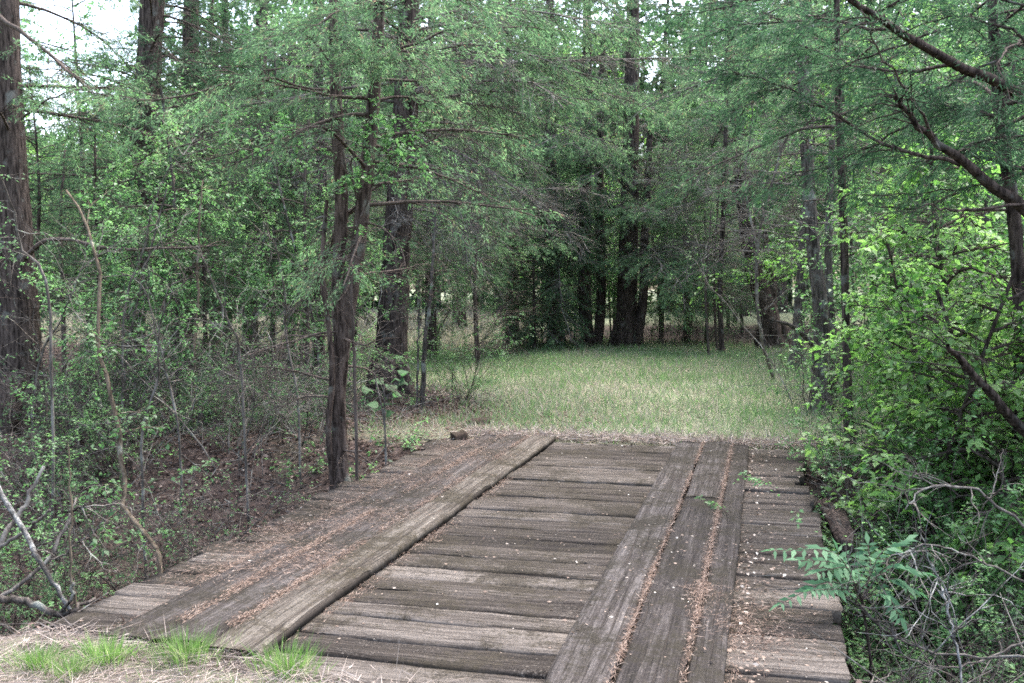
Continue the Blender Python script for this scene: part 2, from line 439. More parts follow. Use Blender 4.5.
def build_bridge():
    rng = np.random.default_rng(11)
    root = thing('wooden_bridge', 'weathered plank bridge over the gully with two raised wheel tracks of long boards', 'bridge', (0, 0, 0))
    deck = MB()
    y = DY0 - .02; k = 0
    while y < DY1 - .1:
        w = rng.choice([.25, .24, .23, .26, .20, .29], p=[.3, .25, .2, .1, .1, .05])
        if y + w > DY1 - .05: w = DY1 - y
        gap = rng.uniform(.010, .027)
        x0 = DX0 + rng.normal(0, .035); x1 = DX1 + rng.normal(0, .022)
        if rng.random() < .12: x1 -= rng.uniform(.04, .10)
        board(deck, 'x', x0, x1, y + w / 2, w - gap, .075, rng.normal(0, .006), rng, float(np.clip(rng.normal(.48, .24), 0, 1)), k, warp=.004, ragged=.014)
        y += w; k += 1
    deck.build('deck', M['deck'], root, gv=True)
    th = .046
    def runner(c, w, y0, y1, tone, mat, label=None):
        nonlocal k
        b = MB(); k += 1
        board(b, 'y', y0, y1, c, w, th, th + .009 + rng.normal(0, .002), rng, tone, k, warp=.004, ragged=.007, tilt_sd=.006)
        o = b.build('runner_board', mat, root, gv=True)
        if label: o['label'] = label
    # right hand track: three boards, the middle one pieced from two lengths
    runner(-.700, .255, 3.6, 9.93, .62, M['runner'])
    runner(-.425, .255, 3.6, 7.35, .30, M['runner'], 'dark mossy near length of the middle board')
    runner(-.425, .255, 7.365, 9.95, .55, M['runner'])
    runner(-.208, .145, 3.6, 9.9, .34, M['runner'], 'narrow dark outer board')
    # left hand track: three boards
    runner(-2.715, .25, 3.80, 9.9, .46, M['runner'])
    runner(-2.453, .255, 3.78, 9.93, .54, M['runner'])
    runner(-2.190, .255, 3.76, 9.96, .62, M['runner_pale'], 'bleached inner board with a worn thick edge')
    # beams under the deck, their sides seen where the planks end
    for x in (.22, -3.05, -1.4):
        b = MB(); k += 1
        board(b, 'y', DY0 - .2, DY1 + .15, x, .2, .28, -.085, rng, .5, k, warp=.002, ragged=.03)
        b.build('beam', M['beam'], root, gv=True)
    for yy in (3.56, 10.08):
        b = MB(); k += 1
        board(b, 'x', DX0 + .05, DX1 - .02, yy, .2, .3, -.06 if yy < 5 else -.05, rng, .4, k, ragged=.03)
        b.build('sill', M['beam'], root, gv=True)
    # posts that carry the beams
    for x in (.24, -3.07):
        for yy in (4.6, 6.9, 9.2):
            b = MB()
            z0 = float(gz(x, yy)) - .25
            tube(b, np.array([[x, yy, z0], [x, yy, (z0 - .37) / 2], [x, yy, -.365]]), [.11, .105, .1], 10, rng=rng, flute=.03, cap=True)
            b.build('post', M['beam'], root)
build_bridge()

# rotted log lying against the right side of the bridge
def log(name, label, cat, pts, rad, mat, seed, sides=12, flute=.08):
    rng = np.random.default_rng(seed)
    P = smooth_path(pts, 18); b = MB()
    base = P[0].copy()
    tube(b, P - base, np.interp(np.linspace(0, 1, 18), np.linspace(0, 1, len(rad)), rad), sides, flute=flute, rng=rng, cap=True)
    o = b.build(name, mat); o.location = tuple(base)
    return tag(o, label, cat)

# ------------------------------------------------------------------ twigs and foliage generators
def twiggy(mb, p0, d0, L, r, depth, rng, droop=.0, spread=.7, curl=.25, nb=4, tone=.5, leaf=None):
    """a crooked branch that forks; collects its twig tips in leaf when given"""
    n = 6
    P = [np.asarray(p0, float)]; d = nrm(d0)
    for i in range(n):
        d = nrm(d + rng.normal(0, curl, 3) + np.array([0, 0, -droop]))
        P.append(P[-1] + d * L / n)
    P = np.array(P)
    rr = np.linspace(r, r * .3, n + 1)
    tube(mb, P, rr, 5 if r > .006 else 3, tone=float(np.clip(tone + rng.normal(0, .15), 0, 1)))
    if leaf is not None and depth <= 1:
        leaf.append(P)
    if depth > 0:
        for k in range(nb):
            i = rng.integers(1, n + 1)
            dd = nrm(P[i] - P[i - 1])
            side = nrm(np.cross(dd, rng.normal(0, 1, 3)))
            twiggy(mb, P[i], nrm(dd + side * spread * rng.uniform(.6, 1.4)), L * rng.uniform(.35, .65), r * .45, depth - 1, rng, droop, spread, curl, nb, tone, leaf)

def branch_path(p0, az, el, L, droop, rng, n=9, curl=.10):
    d = np.array([math.cos(az) * math.cos(el), math.sin(az) * math.cos(el), math.sin(el)])
    P = [np.asarray(p0, float)]
    for i in range(n - 1):
        d = nrm(d + rng.normal(0, curl, 3) * np.array([1, 1, .7]) + np.array([0, 0, -droop / n]))
        P.append(P[-1] + d * L / (n - 1))
    return np.array(P)

def cedar_spray(wood, fol, P, rad, rng, dens=1.0, bl=.085, bw=.016, start=.2, subl=.5, dead=False, wtone=.5, nf=1.0):
    """foliage of one cedar limb: flat fans of drooping side twigs along the path P"""
    n = len(P); L = np.linalg.norm(np.diff(P, axis=0), axis=1).sum()
    tube(wood, P, np.linspace(rad, rad * .25, n), 5, tone=wtone)
    ns = max(4, int(L / .085 * dens))
    t = rng.uniform(start, 1.0, ns)
    f = t * (n - 1); i = np.minimum(f.astype(int), n - 2); fr = (f - i)[:, None]
    p = P[i] * (1 - fr) + P[i + 1] * fr
    tg = nrm(P[i + 1] - P[i])
    side = nrm(np.cross(tg, np.array([0, 0, 1.0]))) * rng.choice([-1, 1], ns)[:, None]
    ang = rng.uniform(.3, 1.0, ns)[:, None]
    sd = nrm(tg * (1 - ang * .5) + side * ang + rng.normal(0, .22, (ns, 3)) + np.array([0, 0, -.02]))
    sl = L * subl * (1.08 - t) * rng.uniform(.5, 1.2, ns) + rng.uniform(.10, .25, ns)
    sl = np.minimum(sl, 1.25)
    dr = rng.uniform(.05, .45, ns)
    end = p + sd * sl[:, None] - np.array([0, 0, 1.0]) * (dr * sl)[:, None]
    mid = p + sd * (sl * .55)[:, None] - np.array([0, 0, 1.0]) * (dr * sl * .22)[:, None]
    tw = np.clip(rad * .25, .002, .007)
    sticks(wood, p, mid, tw, tw * .7, wtone); sticks(wood, mid, end, tw * .7, tw * .35, wtone)
    if dead:
        # bare twigs only
        k = np.maximum(2, (sl / .07).astype(int)); idx = np.repeat(np.arange(ns), k)
        s = rng.uniform(.15, 1, len(idx))[:, None]
        q = p[idx] * (1 - s) ** 2 + 2 * mid[idx] * s * (1 - s) + end[idx] * s * s
        dd = nrm(sd[idx] + rng.normal(0, .7, (len(idx), 3)) + np.array([0, 0, -.25]))
        ll = rng.uniform(.08, .34, len(idx))[:, None]
        sticks(wood, q, q + dd * ll, .0022, .001, wtone)
        return
    k = np.maximum(3, (sl / .026 * dens * nf).astype(int)); idx = np.repeat(np.arange(ns), k)
    m = len(idx)
    s = np.sqrt(rng.uniform(.03, 1, m))[:, None]
    q = p[idx] * (1 - s) ** 2 + 2 * mid[idx] * s * (1 - s) + end[idx] * s * s
    q = q + rng.normal(0, .018, (m, 3))
    sdir = nrm(end[idx] - mid[idx])
    dd = sdir + rng.normal(0, .55, (m, 3)) + np.array([0, 0, -.22])
    base = rng.uniform(.05, .8, ns)
    tone = np.clip(base[idx] + rng.normal(0, .14, m) + .18 * s[:, 0] - .1, 0, .97)
    tone = np.where(rng.random(m) < .03, 1.0, tone)
    blades(fol, q, dd, rng.uniform(.6, 1.35, m) * bl, rng.uniform(.7, 1.3, m) * bw, rng, tone)

def leaves_on(fol, P, rng, every=.035, size=.045, ratio=.55, flat=.75, tone0=.5, hang=.25, fold=.12):
    """broad leaves along a twig path"""
    L = np.linalg.norm(np.diff(P, axis=0), axis=1).sum()
    m = max(2, int(L / every)); n = len(P)
    f = rng.uniform(.15, 1, m) * (n - 1); i = np.minimum(f.astype(int), n - 2); fr = (f - i)[:, None]
    q = P[i] * (1 - fr) + P[i + 1] * fr
    tg = nrm(P[i + 1] - P[i])
    sd = nrm(np.cross(tg, np.array([0, 0, 1.0])) + 1e-6) * rng.choice([-1, 1], m)[:, None]
    dd = tg * .6 + sd * .9 + rng.normal(0, .35, (m, 3)) + np.array([0, 0, -hang])
    blades(fol, q + rng.normal(0, .012, (m, 3)), dd, size * rng.uniform(.6, 1.25, m), size * ratio * rng.uniform(.8, 1.2, m), rng,
           np.clip(tone0 + rng.normal(0, .13, m), 0, 1), flat=flat, fold=fold, mid=.42)

def path_at(P, z):
    zz = P[:, 2]
    return np.array([np.interp(z, zz, P[:, 0]), np.interp(z, zz, P[:, 1]), z])

def cedar_tree(name, label, pts, widths, seed, z0, L0, n, top=None, mat='cedar', cat='tree', group=None, dens=1.0, bl=.058, bw=.0105, nf=2.0,
               dead=(0, 0, 0, 0), dirs=None, flare=1.35, bark='cedar_bark', droop=.55, extra=None, stems=None, wood='brown_twig', el=(-.05, .5)):
    """pts: points of the trunk axis from the ground up; widths: trunk diameters there.
    z0: height the green limbs begin at, L0: their length, n: how many; dead = (z from, z to, how many, length) bare limbs"""
    rng = np.random.default_rng(seed)
    P = smooth_path(pts, 26)
    base = P[0].copy(); base[2] = float(gz(base[0], base[1]))
    P = P - base
    rad = np.interp(np.linspace(0, 1, 26), np.linspace(0, 1, len(widths)), widths) / 2
    root = thing(name, label, cat, base, 0, group)
    tr = MB()
    Pt = np.vstack([P[0] - np.array([0, 0, .25]), P[0] + np.array([0, 0, .06]), P[1:]])
    rt = np.concatenate([[rad[0] * flare * 1.1, rad[0] * flare], rad[1:]])
    tube(tr, Pt, rt, 14, flute=.05, rng=rng)
    for k in range(6):
        a = k * 1.047 + rng.uniform(-.35, .35); r0 = rad[0]; c_, s_ = math.cos(a), math.sin(a); ln = rng.uniform(1.25, 1.9)
        gx = lambda q: float(gz(base[0] + c_ * r0 * q, base[1] + s_ * r0 * q) - base[2])
        tube(tr, smooth_path([(c_ * r0 * .55, s_ * r0 * .55, r0 * 2.2), (c_ * r0 * 1.05, s_ * r0 * 1.05, r0 * .8), (c_ * r0 * ln * .75, s_ * r0 * ln * .75, gx(ln * .75) + r0 * .12), (c_ * r0 * ln, s_ * r0 * ln, gx(ln) - r0 * .3)], 9),
             np.linspace(r0 * .5, r0 * .16, 9), 7, flute=.08, rng=rng)
    trunk = tr.build('trunk', M[bark], root, smooth=True)
    for st in (stems or []):
        sp = smooth_path(st[0], 16) - base; b = MB()
        tube(b, sp, np.interp(np.linspace(0, 1, 16), np.linspace(0, 1, len(st[1])), st[1]) / 2, 10, flute=.06, rng=rng)
        b.build('stem', M[bark], root, smooth=True)
    wd, fol = MB(), MB()
    H = P[-1, 2]
    for k in range(n):
        f = (k + rng.uniform(0, 1)) / n
        z = z0 + (H - z0) * f
        if z + base[2] > 1.6 + .34 * math.hypot(base[0], base[1]) and rng.random() < .68: continue      # thin tops let the light in
        az = rng.uniform(0, 6.283) if dirs is None else rng.choice(dirs) + rng.normal(0, .5)
        L = L0 * (1.05 - .75 * f) * rng.uniform(.6, 1.15)
        p = branch_path(path_at(P, z), az, rng.uniform(*el), L, droop, rng)
        cedar_spray(wd, fol, p, .010 + .006 * L, rng, dens, bl, bw, wtone=.4, nf=nf)
    for k in range(int(dead[2])):
        z = rng.uniform(dead[0], dead[1])
        az = rng.uniform(0, 6.283) if dirs is None else rng.choice(dirs) + rng.normal(0, .5)
        p = branch_path(path_at(P, z), az, rng.uniform(-.15, .35), dead[3] * rng.uniform(.5, 1.15), .5, rng, curl=.16)
        cedar_spray(wd, None, p, .012, rng, .75, dead=True, wtone=.7)
    if extra: extra(wd, fol, rng, base)
    if wd.n: wd.build('branches', M[wood], root)
    if fol.n: fol.build('crown', M[mat], root)
    return root

def px(d, *uvs):
    return [at(u, v, d) for u, v in uvs]
def wpx(d, *ws):
    return [w * d / FPX for w in ws]

# ------------------------------------------------------------------ the trees one can point at
def limb(wd, fol, rng, base, pts, r, green=True, dens=1.0, start=.25, bl=.055, bw=.0095, subl=.4, tone=.5, nf=2.0):
    P = smooth_path(pts, 14) - base
    # crooked rather than smooth
    P[1:-1] += rng.normal(0, .010, (12, 3))
    if green: cedar_spray(wd, fol, P, r, rng, dens, bl, bw, start=start, subl=subl, wtone=tone, nf=nf)
    else: cedar_spray(wd, None, P, r, rng, dens, start=start, subl=subl, dead=True, wtone=tone)

# 1 the thick tree at the left edge
def ex1(wd, fol, rng, base):
    limb(wd, fol, rng, base, [at(22, 262, 12), at(48, 240, 11.6), at(130, 250, 11), at(212, 246, 10.6)], .034, False, .35, .75, tone=.8)
    limb(wd, fol, rng, base, [at(-60, -40, 12), at(0, 15, 11.2), at(45, 50, 10.8), at(90, 92, 10.4)], .04, True, .8, .55, tone=.7)
    limb(wd, fol, rng, base, [at(20, 120, 12), at(60, 95, 11.4), at(130, 84, 11)], .015, True, .7, .3)
cedar_tree('cedar_tree', 'thick dark trunked tree at the very left beyond the gully with a long bare limb', px(12.2, (20, 445), (19, 380), (17, 300), (9, 150), (4, 0), (0, -220)), wpx(12.2, 56, 44, 40, 31, 27, 16),
           101, 3.6, 2.6, 22, dead=(1.8, 4.2, 8, 1.6), extra=ex1)
# 2..7 the trunks in the left wood
cedar_tree('cedar_tree', 'dark trunk rising behind the crooked vine stem, second trunk from the left', px(17, (133, 372), (135, 310), (138, 220), (145, 110), (152, 0), (160, -190)), wpx(17, 24, 22, 22, 24, 23, 12),
           102, 2.8, 3.0, 56, dead=(2, 4, 8, 1.8), mat='cedar_blue')
cedar_tree('cedar_tree', 'soft edged dark trunk close right of the second trunk in the left wood', px(19.5, (182, 368), (184, 280), (186, 200), (190, 60), (194, -170)), wpx(19.5, 27, 24, 22, 17, 9),
           103, 2.4, 2.8, 60, dead=(1.6, 3.4, 8, 1.6), mat='cedar')
cedar_tree('cedar_tree', 'slim dark pole trunk, left one of the narrow pair before the pale field', px(21, (227, 372), (228, 300), (230, 230), (226, 60), (224, -120)), wpx(21, 10, 9, 9, 7, 4),
           104, 3.0, 2.2, 26, dead=(1.2, 3.4, 6, 1.3), mat='cedar_blue')
cedar_tree('cedar_tree', 'dark middling trunk, right one of the narrow pair before the pale field', px(20, (249, 376), (250, 300), (252, 210), (262, 20), (266, -150)), wpx(20, 17, 14, 13, 11, 6),
           105, 2.9, 2.6, 34, dead=(1.3, 3.2, 6, 1.5))
cedar_tree('cedar_tree', 'narrow dark trunk just left behind the split trunk cedar at the bridge side', px(16, (318, 378), (320, 300), (322, 200), (318, 40), (316, -150)), wpx(16, 13, 12, 11, 9, 5),
           106, 3.0, 2.3, 30, dead=(1.5, 3.2, 5, 1.2), mat='cedar_blue')
# 8 the split trunk cedar beside the bridge
def ex8(wd, fol, rng, base):
    limb(wd, fol, rng, base, [at(345, 215, 8.6), at(420, 148, 8.9), at(470, 120, 9.2)], .012, False, .5, .3)
    limb(wd, fol, rng, base, [at(372, 100, 8.6), at(300, 90, 8.0), at(200, 62, 7.6)], .016, True, 1.0, .25, bl=.042, bw=.0072, nf=2.8)
    limb(wd, fol, rng, base, [at(372, 60, 8.6), at(450, 30, 8.4), at(540, 28, 8.6)], .014, True, 1.2, .1, bl=.042, bw=.0072, nf=2.8)
    limb(wd, fol, rng, base, [at(372, 90, 8.6), at(372, 62, 8.1), at(340, 70, 7.4)], .010, True, 1.6, .1, bl=.042, bw=.0072, nf=2.8)
    limb(wd, fol, rng, base, [at(376, 70, 8.6), at(400, 50, 8.0), at(430, 70, 7.3)], .010, True, 1.6, .1, bl=.042, bw=.0072, nf=2.8)
    limb(wd, fol, rng, base, [at(328, 60, 8.5), at(300, 30, 8.0), at(262, 40, 7.4)], .010, True, 1.6, .1, bl=.042, bw=.0072, nf=2.8)
    limb(wd, fol, rng, base, [at(328, 90, 8.5), at(250, 80, 8.0), at(160, 100, 7.6), at(90, 92, 7.4)], .012, True, 1.3, .2, bl=.042, bw=.0072, nf=2.8)
    limb(wd, fol, rng, base, [at(332, 150, 8.5), at(250, 150, 8.2), at(175, 165, 8.0)], .010, False, .8, .2)
    limb(wd, fol, rng, base, [at(384, 0, 8.6), at(350, 5, 7.8), at(310, 25, 7.2)], .010, True, 1.6, .1, bl=.042, bw=.0072, nf=2.8)
    limb(wd, fol, rng, base, [at(384, 10, 8.6), at(430, -10, 7.8), at(480, 10, 7.2)], .010, True, 1.6, .1, bl=.042, bw=.0072, nf=2.8)
cedar_tree('cedar_tree', 'twisted split trunk cedar growing right against the left side of the bridge', px(8.6, (341, 492), (340, 440), (338, 395), (343, 335), (357, 255), (366, 175), (373, 110), (380, 0), (385, -120)), wpx(8.6, 17, 15, 15, 17, 15, 14, 13, 11, 8),
           108, 3.2, 1.7, 26, dead=(.8, 3.4, 14, .9), extra=ex8, bark='brown_bark', mat='cedar', bl=.042, bw=.0072, nf=2.8,
           stems=[([at(341, 355, 8.6), at(338, 290, 8.6), at(341, 200, 8.55), at(336, 120, 8.5), at(331, -40, 8.6)], wpx(8.6, 13, 14, 13, 12, 7)),
                  ([at(334, 492, 8.55), at(328, 430, 8.5), at(332, 380, 8.45), at(329, 330, 8.5), at(322, 270, 8.5), at(327, 200, 8.6)], wpx(8.6, 7, 6, 6, 5, 5, 4))])
# 9 the straight big cedar behind it
def ex9(wd, fol, rng, base):
    for (a, b, c_, g, s) in (((402, 92, 14.5), (470, 90, 14), (600, 100, 14.2), False, .1), ((404, 60, 14.5), (520, 62, 14), (680, 58, 14.3), False, .15),
                         ((400, 130, 14.5), (470, 160, 14), (560, 215, 14.3), False, .1), ((399, 150, 14.5), (450, 190, 14.2), (470, 280, 14.4), False, .1),
                         ((404, 80, 14.6), (300, 96, 14.2), (190, 118, 14), True, .2), ((404, 40, 14.6), (330, 30, 14), (250, 50, 13.6), True, .15), ((406, 20, 14.6), (500, 8, 14), (640, 30, 13.6), True, .2)):
        limb(wd, fol, rng, base, [at(*a), at(*b), at(*c_)], .028, g, 1.3 if not g else 1.1, s, subl=.45, tone=.6)
    for (a, b, c_) in (((404, 70, 14.5), (500, 40, 15), (580, 70, 15.6)), ((404, 30, 14.5), (520, 20, 15.5), (650, 45, 16.5)), ((402, 100, 14.5), (510, 110, 15.5), (620, 150, 16.5)),
                       ((402, 120, 14.5), (480, 130, 15), (545, 175, 15.5)), ((406, 0, 14.5), (560, -20, 16), (690, 80, 17)), ((404, 50, 14.5), (470, 50, 13.6), (520, 95, 13.0)), ((403, 90, 14.5), (540, 80, 16.5), (660, 110, 18))):
        limb(wd, fol, rng, base, [at(*a), at(*b), at(*c_)], .022, True, 1.2, .3, subl=.42, tone=.5)
cedar_tree('cedar_tree', 'big straight cedar trunk standing behind the split trunk one, left of the clearing', px(14.5, (389, 397), (392, 340), (396, 250), (402, 150), (408, 50), (412, -200)), wpx(14.5, 38, 32, 28, 25, 23, 14),
           109, 4.1, 3.2, 34, dead=(2.6, 5.4, 44, 3.0), extra=ex9, wood='dead_wood')
# the far side of the clearing
def far(label, d, pts, w, seed, z0, L0, n, dead=(2.0, 6.0, 30, 2.6), mat='cedar', stems=None, **k):
    return cedar_tree('cedar_tree', label, px(d, *pts), wpx(d, *w), seed, z0 * .84, L0 * 1.08, int(n * .85), dead=dead, mat=mat, stems=stems, bl=.09, bw=.019, dens=.95, nf=1.5, droop=.8, wood='dead_wood', dirs=[0.2, -0.6, -1.2, -1.6, -2.0, -2.5, -1.6, 2.6, 1.4, 3.3], **k)
far('cedar with low green skirt at the mouth of the trail left of the clearing', 27, [(512, 345), (512, 250), (510, 120), (508, -80)], (14, 12, 9, 4), 201, .95, 3.0, 60)
far('dark trunk rising from a brown thicket, leftmost trunk at the back of the clearing', 26, [(556, 352), (553, 280), (551, 150), (549, -120)], (16, 14, 12, 5), 202, 1.7, 3.2, 46, dead=(.5, 3, 18, 1.6))
far('dark trunk left in the close pair at the back of the clearing', 26, [(588, 352), (584, 280), (586, 150), (588, -130)], (13, 13, 11, 5), 203, 2.6, 2.8, 40, stems=[([at(597, 352, 26.2), at(601, 290, 26.3), at(599, 180, 26.2), at(603, 40, 26)], wpx(26, 11, 10, 9, 5))])
far('thickest dark trunk with a forked side stem at the back of the clearing', 25.5, [(626, 357), (627, 300), (629, 200), (632, 60), (634, -140)], (24, 20, 18, 14, 7), 204, 2.7, 3.4, 44 ,
    stems=[([at(634, 355, 25.4), at(643, 300, 25.3), at(645, 230, 25.3), at(652, 100, 25.3)], wpx(25.4, 12, 9, 8, 5))], flare=1.1)
far('slim grey pole between the thickest trunk and the leaning dark stump tree', 27, [(686, 352), (687, 290), (686, 200), (690, 40)], (7, 6, 6, 3), 205, 3.2, 2.2, 26)
far('leaning dark trunk at the right back of the clearing', 24.5, [(772, 345), (764, 300), (752, 262), (742, 180), (730, 20), (726, -100)], (25, 20, 18, 14, 9, 4), 206, 2.4, 3.2, 42, stems=[([at(768, 340, 24.5), at(772, 290, 24.5), at(764, 230, 24.5), at(770, 120, 24.5)], wpx(24.5, 12, 10, 8, 4))])
far('slender cedar with wispy grey limbs in front of the right back corner of the clearing', 23, [(722, 356), (720, 290), (724, 200), (728, 40), (730, -80)], (6, 5, 5, 4, 2), 207, 2.2, 2.6, 34, dead=(1.2, 5, 22, 2.0))
# right of the clearing
cedar_tree('cedar_tree', 'pale barked trunk standing in the grass behind the lichened trunk right of the clearing', px(19, (797, 362), (800, 300), (806, 220), (809, 120), (806, -40)), wpx(19, 13, 11, 12, 11, 7), 210, 4.0, 2.4, 26, dead=(1.8, 4.6, 16, 1.7), bark='grey_bark', wood='dead_wood', mat='cedar')
cedar_tree('lichened_tree', 'lichen spotted trunk with a thin twin at the right rim of the grass', px(12.6, (821, 417), (820, 370), (822, 320), (813, 240), (806, 140), (800, 0), (796, -120)), wpx(12.6, 18, 16, 15, 13, 12, 10, 6), 211, 4.2, 1.9, 22, dead=(2.0, 4.4, 16, 1.7), bark='grey_bark', wood='dead_wood',
           stems=[([at(820, 355, 12.6), at(808, 340, 12.5), at(792, 326, 12.3), at(776, 321, 12.2)], wpx(12.5, 5, 4.5, 4, 2)),
                  ([at(833, 402, 13.6), at(833, 340, 13.5), at(828, 260, 13.5), at(832, 140, 13.4)], wpx(13.5, 10, 8, 8, 6))], cat='tree')
cedar_tree('slim_tree', 'slim straight dark trunk at the right corner of the bridge end', px(10.2, (851, 462), (848, 400), (846, 320), (843, 210), (838, 90), (836, -60)), wpx(10.2, 11, 9, 8, 8, 7, 4), 212, 3.2, 1.7, 18, dead=(1.5, 3.6, 9, 1.0), bark='cedar_bark')
# the near cedars on the right
def exR(wd, fol, rng, base):
    fine = dict(bl=.045, bw=.0075, nf=2.4)
    limb(wd, fol, rng, base, [at(1120, 300, 7.4), at(1024, 210, 7.0), at(980, 178, 6.9), at(940, 147, 6.8), at(915, 120, 6.7), at(895, 95, 6.6)], .052, True, .6, .75, subl=.25, tone=.3, **fine)
    limb(wd, fol, rng, base, [at(1120, 150, 7.4), at(1024, 95, 7.0), at(960, 66, 6.7), at(905, 34, 6.4), at(850, 0, 6.2), at(770, -50, 6.0)], .048, True, .5, .6, subl=.25, tone=.3, **fine)
    limb(wd, fol, rng, base, [at(940, 150, 6.8), at(915, 100, 6.5), at(880, 55, 6.3), at(860, 10, 6.2)], .012, True, .9, .3, tone=.9, **fine)
    limb(wd, fol, rng, base, [at(960, 165, 6.9), at(880, 142, 7.2), at(800, 95, 7.4), at(730, 70, 7.6)], .016, True, 2.0, .1, subl=.35, **fine)
    limb(wd, fol, rng, base, [at(1030, 200, 7.0), at(960, 210, 6.6), at(925, 205, 6.4)], .012, False, .5, .2)
    limb(wd, fol, rng, base, [at(960, 66, 6.7), at(870, 70, 7.0), at(790, 40, 7.4)], .014, True, 2.0, .1, subl=.35, **fine)
    limb(wd, fol, rng, base, [at(905, 34, 6.4), at(800, 20, 7.0), at(700, 35, 7.5)], .012, True, 1.8, .05, subl=.35, **fine)
    limb(wd, fol, rng, base, [at(1060, 60, 7.2), at(985, 20, 7.3), at(920, 20, 7.4)], .014, True, 1.8, .1, subl=.35, **fine)
    limb(wd, fol, rng, base, [at(1090, 230, 7.2), at(1000, 120, 7.4), at(935, 112, 7.6)], .012, True, 1.7, .2, subl=.3, **fine)
    for q in (((1040, 170, 7.4), (950, 190, 7.6), (860, 195, 7.9)), ((1000, 60, 7.3), (880, 110, 7.6), (770, 130, 7.9)), ((940, 30, 7.2), (830, 70, 7.6), (720, 115, 8.0)),
              ((1060, 60, 7.4), (970, 110, 7.6), (905, 85, 7.8)), ((900, 0, 7.2), (800, 55, 7.6), (690, 60, 8.0)), ((1060, 110, 7.4), (1000, 50, 7.6), (950, 10, 7.8)), ((1080, 150, 7.4), (1015, 135, 7.0), (960, 150, 7.3)),
              ((920, 120, 7.2), (830, 165, 7.6), (750, 185, 8.0)), ((1040, 10, 7.2), (940, -10, 7.5), (860, 20, 7.8)), ((880, -10, 7.2), (760, 0, 7.6), (650, 20, 8.0)), ((1020, 40, 6.6), (1000, 60, 6.2), (1010, 100, 5.9))):
        limb(wd, fol, rng, base, [at(*p) for p in q], .010, True, 1.7, .05, subl=.36, **fine)
    limb(wd, fol, rng, base, [at(1110, 520, 7.4), at(1024, 432, 7.0), at(990, 392, 6.8), at(955, 355, 6.6), at(948, 345, 6.5)], .05, False, .25, .5, tone=.3)
cedar_tree('cedar_tree', 'near cedar leaning in from the right with heavy slanting limbs over the bridge', px(7.5, (1160, 640), (1135, 450), (1118, 300), (1128, 150), (1150, -40), (1160, -320)), wpx(7.5, 60, 50, 42, 38, 32, 18),
           301, 3.8, 2.1, 16, dead=(1.2, 3.4, 6, 1.0), extra=exR, mat='cedar_blue', wood='cedar_bark', bl=.05, bw=.0085, dens=1.3)
cedar_tree('cedar_tree', 'slender dark stem rising at the right edge amid bright green leaves', px(7.9, (1012, 520), (1019, 440), (1020, 330), (1014, 220), (1000, 120), (992, 0), (990, -140)), wpx(7.9, 14, 12, 12, 13, 11, 9, 5),
           302, 3.2, 1.5, 22, dead=(.8, 3.2, 8, .9), mat='cedar_blue', bl=.05, bw=.0085, dens=1.2)

# ------------------------------------------------------------------ prototype trees for the wood behind
def proto_cedar(seed, H, z0, L0, n, mat, w=.3):
    rng = np.random.default_rng(seed)
    lean = rng.normal(0, .25, 2)
    pts = [(0, 0, 0), (lean[0] * .3, lean[1] * .3, H * .3), (lean[0] * .2 + .1, lean[1] * .7, H * .65), (lean[0], lean[1], H)]
    # built at the origin of a flat patch, moved afterwards
    root = thing('cedar_tree', 'proto', 'tree')
    P = smooth_path(pts, 18)
    tr = MB(); tube(tr, np.vstack([[0, 0, -.3], P]), np.concatenate([[w * .65], np.interp(np.linspace(0, 1, 18), [0, .15, 1], [w * .6, w * .48, .03])]), 10, flute=.06, rng=rng)
    tr.build('trunk', M['cedar_bark'], root, smooth=True)
    wd, fol = MB(), MB()
    for k in range(n):
        f = (k + rng.uniform(0, 1)) / n; z = z0 + (H - .3 - z0) * f
        p = branch_path(path_at(P, z), rng.uniform(0, 6.283), rng.uniform(-.1, .5), L0 * (1.05 - .8 * f) * rng.uniform(.6, 1.15), .6, rng)
        cedar_spray(wd, fol, p, .02, rng, .8, .12, .027, wtone=.4, nf=1.5)
    for k in range(10):
        p = branch_path(path_at(P, rng.uniform(.8, z0 + .8)), rng.uniform(0, 6.283), rng.uniform(-.15, .3), L0 * .6 * rng.uniform(.5, 1.1), .5, rng, curl=.16)
        cedar_spray(wd, None, p, .012, rng, .5, dead=True, wtone=.6)
    wd.build('branches', M['brown_twig'], root); fol.build('crown', M[mat], root)
    return root
def proto_broad(seed, H, z0, L0, n, mat, w=.16, size=.085, bark='grey_bark'):
    rng = np.random.default_rng(seed)
    lean = rng.normal(0, .5, 2)
    P = smooth_path([(0, 0, 0), (lean[0] * .2, lean[1] * .1, H * .35), (lean[0] * .7, lean[1] * .5, H * .7), (lean[0], lean[1], H)], 18)
    root = thing('leafy_tree', 'proto', 'tree')
    tr = MB(); tube(tr, np.vstack([[0, 0, -.3], P]), np.concatenate([[w * .6], np.interp(np.linspace(0, 1, 18), [0, .15, 1], [w * .56, w * .45, .015])]), 8, flute=.04, rng=rng)
    tr.build('trunk', M[bark], root, smooth=True)
    wd, fol = MB(), MB()
    for k in range(n):
        f = (k + rng.uniform(0, 1)) / n; z = z0 + (H - .2 - z0) * f
        lp = []
        d = nrm([math.cos(k * 2.4), math.sin(k * 2.4), rng.uniform(.1, .6)])
        twiggy(wd, path_at(P, z), d, L0 * (1.1 - .6 * f) * rng.uniform(.6, 1.15), .016, 2, rng, .04, .8, .16, 5, .5, lp)
        t0 = rng.uniform(.05, .95)
        for q in lp: leaves_on(fol, q, rng, .03 * size / .05, size, .6, .7, t0)
    wd.build('branches', M['brown_twig'], root); fol.build('crown', M[mat], root)
    return root

